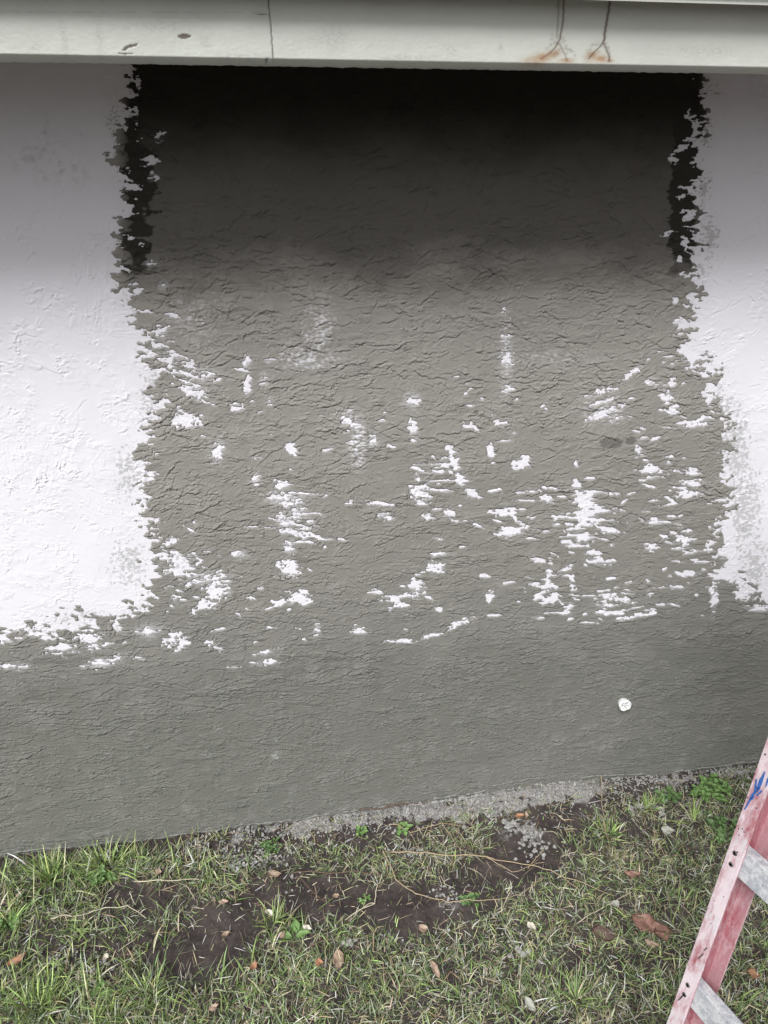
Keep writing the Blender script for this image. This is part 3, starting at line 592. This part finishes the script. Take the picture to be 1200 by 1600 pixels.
def leaf(label, u, v, Lpx, Wpx, ang, mat, seed, lift=.012, cup=.15, curl=.25, tilt=0, notch=0):
    q = on_ground(u, v); k = float((q-CAM)@fw)/F_PX
    V, F = leaf_mesh(Lpx*k, Wpx*k, cup, curl, seed, notch=notch); me = bpy.data.meshes.new('fallen_leaf'); me.from_pydata(V, [], F)
    for p_ in me.polygons: p_.use_smooth = True
    o = link('fallen_leaf', me, LM[mat]); o.location = (q[0], q[1], float(gz_at(q[0], q[1]))+lift)
    o.rotation_euler = (tilt, random.Random(seed).uniform(-.2, .2), math.radians(-ang)-YAW)
    tag(o, label, 'leaf', 'dead leaves fallen on the lawn')
leaf('large curled reddish brown leaf lying left of the ladder', 1012, 1450, 52, 30, 35, 'red', 1, .022, .25, .3, notch=.35)
leaf('folded end of reddish brown leaf tucked under the largest leaf', 1034, 1460, 26, 24, 80, 'red', 2, .018, .3)
leaf('long pointed tan leaf standing on end in the bottom middle of the lawn', 529, 1506, 36, 15, 85, 'tan', 3, .022)
leaf('slim orange brown leaf at the left edge of the lawn', 28, 1503, 32, 11, -38, 'orange', 4, .022)
leaf('small round pale leaf right of the lush green tuft', 248, 1366, 11, 10, 10, 'tan', 5, .024)
leaf('small oval pale leaf beside the three leafed weed', 480, 1453, 15, 10, 15, 'pale', 6, .020)
leaf('small tan leaf lying between the soil patches', 350, 1413, 16, 8, 0, 'tan', 7, .018)
leaf('tiny reddish leaf on bare soil', 353, 1460, 9, 12, 60, 'tan', 8, .016)
leaf('orange red leaf fragment low in the grass', 397, 1513, 12, 12, 40, 'orange', 9, .026)
leaf('flat pinkish leaf with a ragged edge above the soil patch', 430, 1368, 22, 10, 0, 'tan', 10, .020)
leaf('brown pink leaf left of the three leafed weed', 440, 1461, 14, 11, -50, 'tan', 11, .018)
leaf('dull red leaf in the middle right of the lawn', 988, 1369, 26, 11, 10, 'red', 12, .020)
leaf('white oval leaf in the lower middle of the lawn', 830, 1453, 17, 11, 50, 'pale', 13, .026)
leaf('greyish tan oval leaf above the big reddish one', 961, 1418, 13, 13, 60, 'grey', 14, .022)
leaf('long narrow tan leaf sloping in the bottom grass', 680, 1520, 30, 9, 62, 'tan', 15, .026)
leaf('grey brown leaf near the bottom edge', 828, 1576, 28, 11, 60, 'grey', 16, .026)
leaf('rusty orange leaf behind the ladder rail', 1177, 1525, 18, 14, 20, 'orange', 17, .024)
leaf('round pale grey leaf below the leafy weed', 1043, 1300, 20, 15, 15, 'grey', 18, .020)
leaf('round orange leaf beside the long pointed tan leaf', 499, 1509, 13, 12, 0, 'orange', 19, .024)
leaf('brown round leaf in the centre of the lawn', 661, 1456, 16, 13, -20, 'tan', 20, .022)
leaf('red brown leaf next to the grey plaster flakes', 812, 1278, 16, 8, -10, 'orange', 21, .014)
leaf('pinkish leaf standing beside the grey plaster flakes', 822, 1279, 6, 13, 10, 'tan', 22, .016)
leaf('dark brown flat leaf half buried left of the large reddish leaf', 945, 1460, 46, 22, 5, 'brown', 23, .014)
leaf('broad light brown leaf lying below the largest leaf', 1018, 1478, 24, 10, 20, 'tan', 24, .020)
leaf('tan leaf in the left part of the bottom grass', 335, 1580, 16, 9, -30, 'tan', 25, .028)
leaf('pale leaf fragment on the grey strip at the wall', 688, 1247, 26, 5, 2, 'pale', 26, .010)
leaf('pale bent leaf standing up near the three leafed weed', 422, 1428, 18, 8, 28, 'pale', 27, .018)
leaf('small tan leaf in the soil below the middle twig', 525, 1402, 9, 10, 80, 'tan', 28, .014)
leaf('cream oval leaf left of the soil furrow', 167, 1499, 10, 8, 30, 'pale', 29, .020)

STEM = solid_mat('weed_stem', (.12,.20,.07), (.10,.15,.06))
def weed(label, u, v, n, Lleaf, h, spread, mat='darkgreen', seed=0, name='leafy_weed'):
    r = random.Random(seed); q = on_ground(u, v); g0 = float(gz_at(q[0], q[1])); t = empty(name, (q[0], q[1], g0)); tag(t, label, 'weed', 'small weeds in the lawn')
    ms = MB(); ml = MB()
    for k in range(n):
        a = r.uniform(0, 6.283); rr = spread*math.sqrt(r.random()); hh = h*r.uniform(.35, 1)
        tip = np.array([q[0]+rr*math.cos(a), min(q[1]+rr*math.sin(a)*.8, -.018), g0+hh])
        ms.tube([(q[0]+.2*rr*math.cos(a), min(q[1]+.2*rr*math.sin(a), -.012), g0-.004), (np.array([q[0], q[1], g0])+tip)/2+np.array([0,0,.25*h]), tip], [.0009,.0008,.0005], 5)
        nl = r.choice((1,2,3)) if n > 6 else 1
        for j in range(nl):
            V, F = leaf_mesh(Lleaf*r.uniform(.6, 1.2), Lleaf*r.uniform(.45, .75), .2, -.3, r.randint(0, 99), nu=7, nv=5)
            az = a+j*2.1+r.uniform(-.5,.5); el = r.uniform(-.5, .4); c_, s_ = math.cos(az), math.sin(az); ce, se = math.cos(el), math.sin(el)
            W_ = []
            for (x_, y_, z_) in V:
                x_ += Lleaf*.45; X1, Z1 = x_*ce-z_*se, x_*se+z_*ce; W_.append((tip[0]+X1*c_-y_*s_, min(tip[1]+X1*s_+y_*c_, -.005), tip[2]+Z1))
            ml.add(W_, F)
    ms.build('stem', STEM, t, True); ml.build('leaves', LM[mat], t, True)
weed('bushy leafy green weed at the wall beside the ladder', 1108, 1238, 46, .024, .05, .06, 'green', 1)
weed('low spreading weed between the bushy weed and the ladder', 1135, 1300, 30, .022, .03, .06, 'darkgreen', 2)
weed('three leafed green weed on the bare soil', 462, 1462, 4, .042, .018, .018, 'green', 3)
weed('small bright weed on the grey strip left of centre', 565, 1300, 9, .018, .02, .016, 'green', 4)
weed('small bright weed on the grey strip in the centre', 630, 1296, 9, .020, .022, .018, 'green', 5)
weed('dark clumped weed left of the grey strip', 424, 1322, 20, .017, .026, .03, 'darkgreen', 6)
weed('little green sprout in the bare soil', 571, 1402, 7, .015, .016, .012, 'green', 7)
weed('broad leafed weed low in the bottom left grass', 152, 1560, 3, .050, .026, .018, 'green', 8)
weed('yellow green weed at the left edge of the lawn', 12, 1446, 10, .030, .03, .03, 'green', 9)
weed('small weed under the straw coloured tuft', 735, 1405, 9, .022, .022, .022, 'darkgreen', 10)
weed('greyish green weed left of the bushy one', 1045, 1245, 14, .026, .025, .04, 'darkgreen', 11)
weed('leafy sprout in the left lawn above the dry stems', 160, 1372, 8, .028, .03, .03, 'green', 12)

TW = {'dry': solid_mat('dry_stem', (.40,.32,.21), (.30,.23,.15), .8, 200), 'pale': solid_mat('pale_straw', (.55,.50,.38), (.45,.40,.29), .8, 200), 'dark': solid_mat('dark_twig', (.10,.07,.05), (.17,.11,.08), .9, 200)}
def twig(label, pts, r0, mat, branches=(), name='dry_runner', cat='runner', lift=.018, group='dry runners and twigs on the lawn'):
    mb = MB(); r = random.Random(int(pts[0][0]))
    def path(pp, ra):
        P = [on_ground(*p_) for p_ in pp]; out = []
        for a_, b_ in zip(P[:-1], P[1:]):
            for k in range(5): out.append(a_+(b_-a_)*k/5+np.array([r.gauss(0,.0012), r.gauss(0,.0012), 0]))
        out.append(P[-1]); z0 = lift
        out = [np.array([o_[0], min(o_[1], -.012), float(gz_at(o_[0], o_[1]))+z0+.005*math.sin(i*.8)]) for i, o_ in enumerate(out)]
        mb.tube(out, [ra*(1.15 if i % 5 == 0 else 1)*(1-.5*i/len(out)) for i in range(len(out))], 6)
    path(pts, r0)
    for b_ in branches: path(b_, r0*.65)
    tag(mb.build(name, TW[mat], None, True), label, cat, group)
twig('long pale runner arching across the middle of the lawn', [(610,1332),(680,1335),(760,1343),(830,1352),(880,1375),(905,1395)], .0022, 'dry', [[(760,1343),(800,1362),(850,1350)],[(830,1352),(850,1330)],[(880,1375),(960,1402)]])
twig('curved dry runner looping over the soil in the centre', [(598,1330),(620,1375),(650,1400),(700,1410),(780,1408),(820,1395),(850,1372)], .0018, 'dry')
twig('straight pale straw right of the lush green tuft', [(212,1380),(260,1378),(312,1377)], .0020, 'pale')
twig('dark forked twig along the top of the soil patch', [(455,1365),(500,1364),(560,1363),(612,1368)], .0020, 'dark', [[(465,1370),(495,1400),(520,1420)]], 'twig', 'twig')
twig('reddish brown twig at the foot of the wall', [(560,1270),(590,1262),(625,1258),(665,1250)], .0020, 'dark', [[(600,1262),(620,1250),(636,1243)],[(612,1258),(600,1262),(575,1268)]], 'twig', 'twig', .02)
twig('thin tan stalk left of the leafy weeds', [(936,1228),(940,1262),(946,1310),(956,1350)], .0014, 'dry', [], 'dry_stalk', 'stalk', .03)
twig('bleached forked root below the middle twig', [(540,1440),(585,1412),(590,1385),(600,1375)], .0018, 'pale', [[(585,1412),(560,1425),(545,1445)],[(590,1385),(575,1375)]], 'root', 'root')
twig('bent dry runner across the left lawn', [(80,1438),(120,1430),(165,1422),(200,1418),(230,1440)], .0018, 'pale')
twig('pale runner in the bottom left corner', [(5,1545),(30,1530),(62,1510)], .0018, 'dry')
twig('short white twig on the dark soil', [(203,1396),(208,1408),(213,1418)], .0014, 'pale', [], 'twig', 'twig')
twig('tangled dry runner above the grey droppings', [(610,1290),(640,1300),(690,1290),(720,1330),(740,1345)], .0016, 'dry', [[(640,1300),(655,1330)],[(690,1290),(750,1300)]])
twig('dry runner lying left of the largest leaf', [(900,1445),(930,1425),(985,1400)], .0014, 'pale')

# crumbs and flakes of fallen plaster: too many to count
mb = MB(); r = random.Random(3)
def flake(x, y, s, up):
    n_ = r.choice((5,6,7)); z = float(gz_at(x, y))+up; a0 = r.uniform(0, 6.28); tx_, ty_ = r.uniform(-.4,.4), r.uniform(-.4,.4); h = s*r.uniform(.15,.5)
    ring = [(math.cos(a0+6.283*k/n_)*s*r.uniform(.6,1.1), math.sin(a0+6.283*k/n_)*s*r.uniform(.5,1.)) for k in range(n_)]
    vs = [(x+a, min(y+b_, -.004), z+a*tx_+b_*ty_-h*.4) for a, b_ in ring]+[(x+a*.75, min(y+b_*.75, -.005), z+a*tx_+b_*ty_+h) for a, b_ in ring]
    mb.add(vs, [tuple(range(n_-1, -1, -1)), tuple(range(n_, 2*n_))]+[(k, (k+1) % n_, n_+(k+1) % n_, n_+k) for k in range(n_)])
for k in range(1500):
    x = r.uniform(-.4, 1.7); flake(x, -abs(r.gauss(0, .055))-.008, abs(r.gauss(.002,.0018))+.0012, .006)
for (u, v, ru, rv, n_, s) in [(800,1290,14,8,26,.008),(828,1305,16,14,34,.006),(835,1325,22,16,40,.006),(410,1335,36,14,120,.004),(700,1400,26,18,60,.004),(880,1235,50,12,90,.004),(640,1330,26,8,40,.004),(1010,1220,60,10,110,.004),(545,1468,8,8,12,.006),
                              (90,1500,50,20,50,.0035),(455,1380,20,30,16,.005),(690,1240,60,6,60,.006),(1020,1260,24,14,14,.010),(760,1500,200,60,110,.0035),(160,1510,10,20,14,.006),(820,1490,20,10,12,.008),(370,1350,24,10,40,.005)]:
    for k in range(n_):
        q = on_ground(u+r.gauss(0,.6)*ru, v+r.gauss(0,.6)*rv); flake(q[0], min(q[1], -.01), s*r.uniform(.4, 1.5), .009)
CR = solid_mat('dry_plaster', (.36,.355,.34), (.22,.215,.21), .95, 150)
tag(mb.build('plaster_crumbs', CR), 'scattered grey crumbs and flakes of fallen plaster on the soil', 'plaster crumbs', kind='stuff')
# lip of plaster squeezed out along the foot of the wall
mb = MB(); 
def ridge(us, ht, th, wob, base):
    pts = []
    for i in range(len(us)-1):
        for k in range(12): pts.append(us[i]+(us[i+1]-us[i])*k/12)
    P = [(x_, -.004-th*.5, float(gz_at(x_, -.02))+base+wob*float(gnoise(x_/.03, 0.0, 3))) for x_ in pts]
    mb = MB(); mb.tube(P, [max(.0012, ht*(.7+.9*float(gnoise(x_/.014, 3.3, 5)))) for x_ in pts], 7); mb.build('plaster_lip', LIP, house, True)
LIP = solid_mat('lip_plaster', (.22,.22,.205), (.16,.16,.15), .8, 150)
for (x0, x1, ht, b_) in [(-.98,-.62,.0035,.016),(-.60,-.27,.003,.012),(-.25,.08,.004,.016),(.1,.34,.003,.016),(.42,.62,.0045,.02),(.6,.82,.003,.034),(.95,1.2,.0035,.02),(1.3,1.7,.004,.014)]:
    ridge([x0+(x1-x0)*k/5 for k in range(6)], ht, .004, .006, b_)

# ------------------------------------------------------------------ capped pipe in the wall
pc_ = on_wall(977.5, 1103.5, -.022); R = .0205
cp = empty('pipe_stub', (pc_[0], 0, pc_[2])); tag(cp, 'capped white plastic pipe end sticking out of the grey plaster', 'pipe')
PV = solid_mat('white_plastic', (.80,.80,.80), (.70,.70,.70), .4, 90)
m, n, l, b = new_mat('plastered_cap'); t = noise_node(n, l, 70, 4, .7, src=objco(n)); l.new(mixc(n, l, ramp(n, l, t.outputs[0], .56, .62), (.84,.84,.84), (.50,.50,.51)), b.inputs['Base Color']); bump(n, l, b, t.outputs[0], .7, .003); CAPM = m
mb = MB(); mb.tube([(pc_[0], .01, pc_[2]), (pc_[0], -.013, pc_[2])], [R*.86]*2, 32); mb.build('pipe', PV, cp, True)
mb = MB(); rings = [(-.011,R),(-.0125,R*1.03),(-.020,R*1.03),(-.0225,R*.97),(-.0228,R*.82),(-.0205,R*.76),(-.0205,R*.4),(-.0203,.0003)]
vs = []; ns = 40; rr_ = random.Random(8)
for y_, q_ in rings:
    for k in range(ns):
        a_ = 2*math.pi*k/ns; j_ = 1+.02*math.sin(3*a_+1)+.012*math.sin(7*a_); vs.append((pc_[0]+q_*j_*math.cos(a_), y_-.0012*math.sin(5*a_+y_*900)*(q_ < R), pc_[2]+q_*j_*math.sin(a_)))
mb.add(vs, [(i*ns+k, (i+1)*ns+k, (i+1)*ns+(k+1) % ns, i*ns+(k+1) % ns) for i in range(len(rings)-1) for k in range(ns)])
cap = mb.build('cap', CAPM, cp, True)
mb = MB()                                                   # moulded grip bar across the cap
ca_b = math.radians(-58); ux, uz = math.cos(ca_b), math.sin(ca_b)
mb.extrude([(-R*.62,-.0025),(R*.62,-.0025),(R*.62,.0025),(-R*.62,.0025)], (pc_[0], -.0207, pc_[2]), (ux,0,uz), (-uz,0,ux), (0,-.0035,0)); g_ = mb.build('grip_bar', PV, cap, bevel=.0006); g_.location = (0,0,0)

# ------------------------------------------------------------------ stepladder
def fibre_mat(fade=1.0):
    m, n, l, b = new_mat('worn_red_fibreglass' if fade == 1 else 'shaded_red_fibreglass'); co = objco(n); mp = n.new('ShaderNodeMapping'); l.new(co, mp.inputs[0]); mp.inputs['Scale'].default_value = (1, 1, .22)
    t1 = noise_node(n, l, 38, 5, .7, src=mp.outputs[0]); t2 = noise_node(n, l, 150, 4, .7, src=mp.outputs[0]); t3 = noise_node(n, l, 700, 3, .7, src=co); t4 = noise_node(n, l, 9, 4, .6, src=co)
    ge = n.new('ShaderNodeNewGeometry'); vm = n.new('ShaderNodeVectorMath'); vm.operation = 'DOT_PRODUCT'; l.new(ge.outputs['True Normal'], vm.inputs[0]); vm.inputs[1].default_value = (-.95,-.27,.15)
    out = ramp(n, l, vm.outputs['Value'], .3, .7)              # outer faces have chalked in the weather
    c = mixc(n, l, ramp(n, l, t2.outputs[0], .35, .7), (.29,.06,.08), (.37,.12,.145))
    w0 = math_n(n, l, 'MULTIPLY', math_n(n, l, 'ADD', .5, math_n(n, l, 'MULTIPLY', out, .5)), fade)
    c = mixc(n, l, math_n(n, l, 'MULTIPLY', ramp(n, l, t1.outputs[0], .30, .60), w0), c, (.68,.59,.63))
    c = mixc(n, l, math_n(n, l, 'MULTIPLY', ramp(n, l, t4.outputs[0], .50, .62), math_n(n, l, 'MULTIPLY', ramp(n, l, t2.outputs[0], .45, .55), .8*fade)), c, (.58,.57,.60))
    c = mixc(n, l, math_n(n, l, 'MULTIPLY', ramp(n, l, t3.outputs[0], .60, .68), .7), c, (.12,.07,.09))
    l.new(c, b.inputs['Base Color']); b.inputs['Roughness'].default_value = .6; bump(n, l, b, t2.outputs[0], .3, .001); return m
def alu_mat():
    m, n, l, b = new_mat('paint_spattered_aluminium'); co = objco(n)
    t1 = noise_node(n, l, 60, 5, .75, src=co); t2 = noise_node(n, l, 260, 4, .7, src=co)
    c = mixc(n, l, ramp(n, l, t1.outputs[0], .42, .58), (.60,.61,.63), (.40,.42,.46)); c = mixc(n, l, ramp(n, l, t2.outputs[0], .58, .66), c, (.20,.21,.24))
    l.new(c, b.inputs['Base Color']); b.inputs['Roughness'].default_value = .5; b.inputs['Metallic'].default_value = .15; bump(n, l, b, t2.outputs[0], .3, .0008); return m
FIB, ALU = fibre_mat(), alu_mat(); FIBSHADE = fibre_mat(.28)  # second copy has less chalk: a darker tone standing for the channel's inner shade
DK = solid_mat('dark_metal', (.09,.08,.08), (.05,.045,.045), .5); BLUE = solid_mat('blue_paint', (.03,.09,.30), (.05,.14,.42), .5, 300)
Rv = np.array([.272,-.962,0.]); Rv /= np.linalg.norm(Rv); Nv = np.array([.962,.272,0.]); Nv /= np.linalg.norm(Nv)
Av = np.array([.14854723,.12354734,.98115737]); Av /= np.linalg.norm(Av)
P0 = np.array([.70427057,-.96708082,.93095261]); foot = P0-Av*(P0[2]-.01)/Av[2]
Rv = Rv-Av*(Rv@Av); Rv /= np.linalg.norm(Rv); Nb = np.cross(Av, Rv); Nb = Nb if Nb@Nv > 0 else -Nb; Nb /= np.linalg.norm(Nb)
lad = empty('stepladder', (foot[0], foot[1], 0)); tag(lad, 'worn red fibreglass stepladder with paint spattered aluminium bars on the grass at the right', 'ladder')
FW_, DP, TH = .029, .075, .0042; LEN = 1.78; WID = .46
CH = [(0,0),(FW_,0),(FW_,TH),(TH,TH),(TH,DP-TH),(FW_,DP-TH),(FW_,DP),(0,DP)]
def rail(O, Rd, Nd, A, L):
    mb = MB(); mb.extrude(CH, O, Rd, Nd, A*L); o = mb.build('rail', FIB, lad, bevel=.0012); o.data.materials.append(FIBSHADE)   # inside of the channel coloured darker to carry its shade
    for i in (2, 3, 4): o.data.polygons[i].material_index = 1
    return o
rail(foot, Rv, Nb, Av, LEN); rail(foot+Rv*WID, -Rv, Nb, Av, LEN)
s1 = (P0[2]-.01)/Av[2]+.0208                                 # a brace at this distance along the rail, others .305 apart
for k in range(-3, 4):
    s = s1+.3055*k
    if not .08 < s < LEN-.1: continue
    O = foot+Av*s+Nb*(TH+.001)
    mb = MB(); h_, d_, t_ = .052, .022, .002
    pr = [(0,0),(0,d_),(-t_,d_),(-t_,t_),(-h_+t_,t_),(-h_+t_,d_),(-h_,d_),(-h_,0)]
    mb.extrude(pr, O+Rv*(TH+.001), Av, Nb, Rv*(WID-2*TH-.002)); mb.build('brace', ALU, lad, bevel=.0015)
    for rr0 in (.014, WID-.014):
        mb = MB()
        for q_ in (.012, .036):
            c0 = foot+Av*(s-q_)+Rv*rr0-Nb*.0018; pts = [c0+Nb*.0016, c0+Nb*.0002, c0]; mb.tube(pts, [.0042,.0040,.0022], 12)
        mb.build('rivet', DK, lad, True)
# climbing side: rails lean the other way from the top cap, flat treads between them
top = foot+Av*LEN+Nb*(DP+.02); Af = np.array([-Nv[0]*.30, -Nv[1]*.30, 1.]); Af = Af+Rv*0; Af /= np.linalg.norm(Af); Lf = (top[2]-.01)/Af[2]
ff = top-Af*Lf; Nf = np.cross(Af, Rv); Nf = Nf if Nf@Nv > 0 else -Nf
rail(ff-Rv*.03, Rv, Nf, Af, Lf); rail(ff+Rv*(WID+.03), -Rv, Nf, Af, Lf)
for k in range(1, 6):
    mb = MB(); O = ff+Af*(.29*k)-Rv*.024+Nf*(TH+.001)
    mb.extrude([(0,0),(DP-2*TH-.002,0),(DP-2*TH-.002,-.022),(DP-2*TH-.004,-.022),(DP-2*TH-.004,-.003),(.002,-.003),(.002,-.022),(0,-.022)], O, Nv, (0,0,1), Rv*(WID+.048)); mb.build('step', ALU, lad)
mb = MB(); O = foot+Av*(LEN-.01)-Rv*.03-Nb*.02; mb.extrude([(0,0),(.23,0),(.23,.05),(0,.05)], O+np.array([0,0,.02]), Nv, (0,0,1), Rv*(WID+.06)); mb.build('top_cap', FIB, lad, bevel=.006)
for off_ in (.0, WID):
    for (O, Rd, Nd, A_) in ((foot+Rv*off_, Rv if off_ == 0 else -Rv, Nb, Av), (ff+Rv*(off_+(-.03 if off_ == 0 else .03)), Rv if off_ == 0 else -Rv, Nf, Af)):
        mb = MB(); mb.extrude([(-.003,-.003),(FW_+.003,-.003),(FW_+.003,DP+.003),(-.003,DP+.003)], O-A_*.02, Rd, Nd, A_*.06); mb.build('foot', DK, lad, bevel=.002)
# blue paint smear, specks and scars on the front flange of the near rail
r = random.Random(21)
def dab(s, a, ls, la, name='paint_smear', mat=BLUE, n_=14, rot=0):
    mb = MB(); c0 = foot+Av*s+Rv*a-Nb*.0012; ring = []
    for k in range(n_):
        t = 2*math.pi*k/n_; j_ = r.uniform(.5, 1.1); p1, p2 = math.cos(t)*ls*j_, math.sin(t)*la*j_
        ring.append(c0+Av*(p1*math.cos(rot)-p2*math.sin(rot))+Rv*(p1*math.sin(rot)+p2*math.cos(rot)))
    mb.add(ring+[q_+Nb*.0018 for q_ in ring], [tuple(range(n_)), tuple(range(2*n_-1, n_-1, -1))]+[(k, n_+k, n_+(k+1) % n_, (k+1) % n_) for k in range(n_)]); mb.build(name, mat, lad)
def s_of(v, a=.012):                                         # distance along the rail of a mark surveyed at height v
    lo, hi = 0, 1.7
    for _ in range(30):
        m_ = (lo+hi)/2; q_ = foot+Av*m_+Rv*a
        if measure(*q_)[1] > v: lo = m_
        else: hi = m_
    return lo
dab(s_of(1238), .011, .020, .0034, rot=.25); dab(s_of(1228), .008, .012, .002, rot=-.1); dab(s_of(1250), .009, .012, .0022, rot=.4); dab(s_of(1222), .014, .022, .003); dab(s_of(1212), .024, .012, .002); dab(s_of(1262), .006, .014, .0016, rot=.2); dab(s_of(1235), .018, .009, .0015, rot=.3); dab(s_of(1170), .020, .012, .0015)
for (v, a, s_) in [(1182,.006,.0022),(1185,.016,.0012),(1252,.003,.0018),(1256,.022,.0016),(1295,.012,.0016),(1299,.006,.0016),(1297,.016,.0015),(1306,.010,.0014),(1328,.017,.0020),(1165,.014,.001),(1395,.020,.001),(1410,.008,.0012),(1440,.016,.001)]:
    dab(s_of(v), a, s_, s_*.8, 'paint_speck', DK, 8)
for (v, a, l_) in [(1490,.018,.012),(1560,.010,.014),(1475,.022,.006)]: dab(s_of(v), a, l_, .0012, 'scratch', DK, 10, .25)
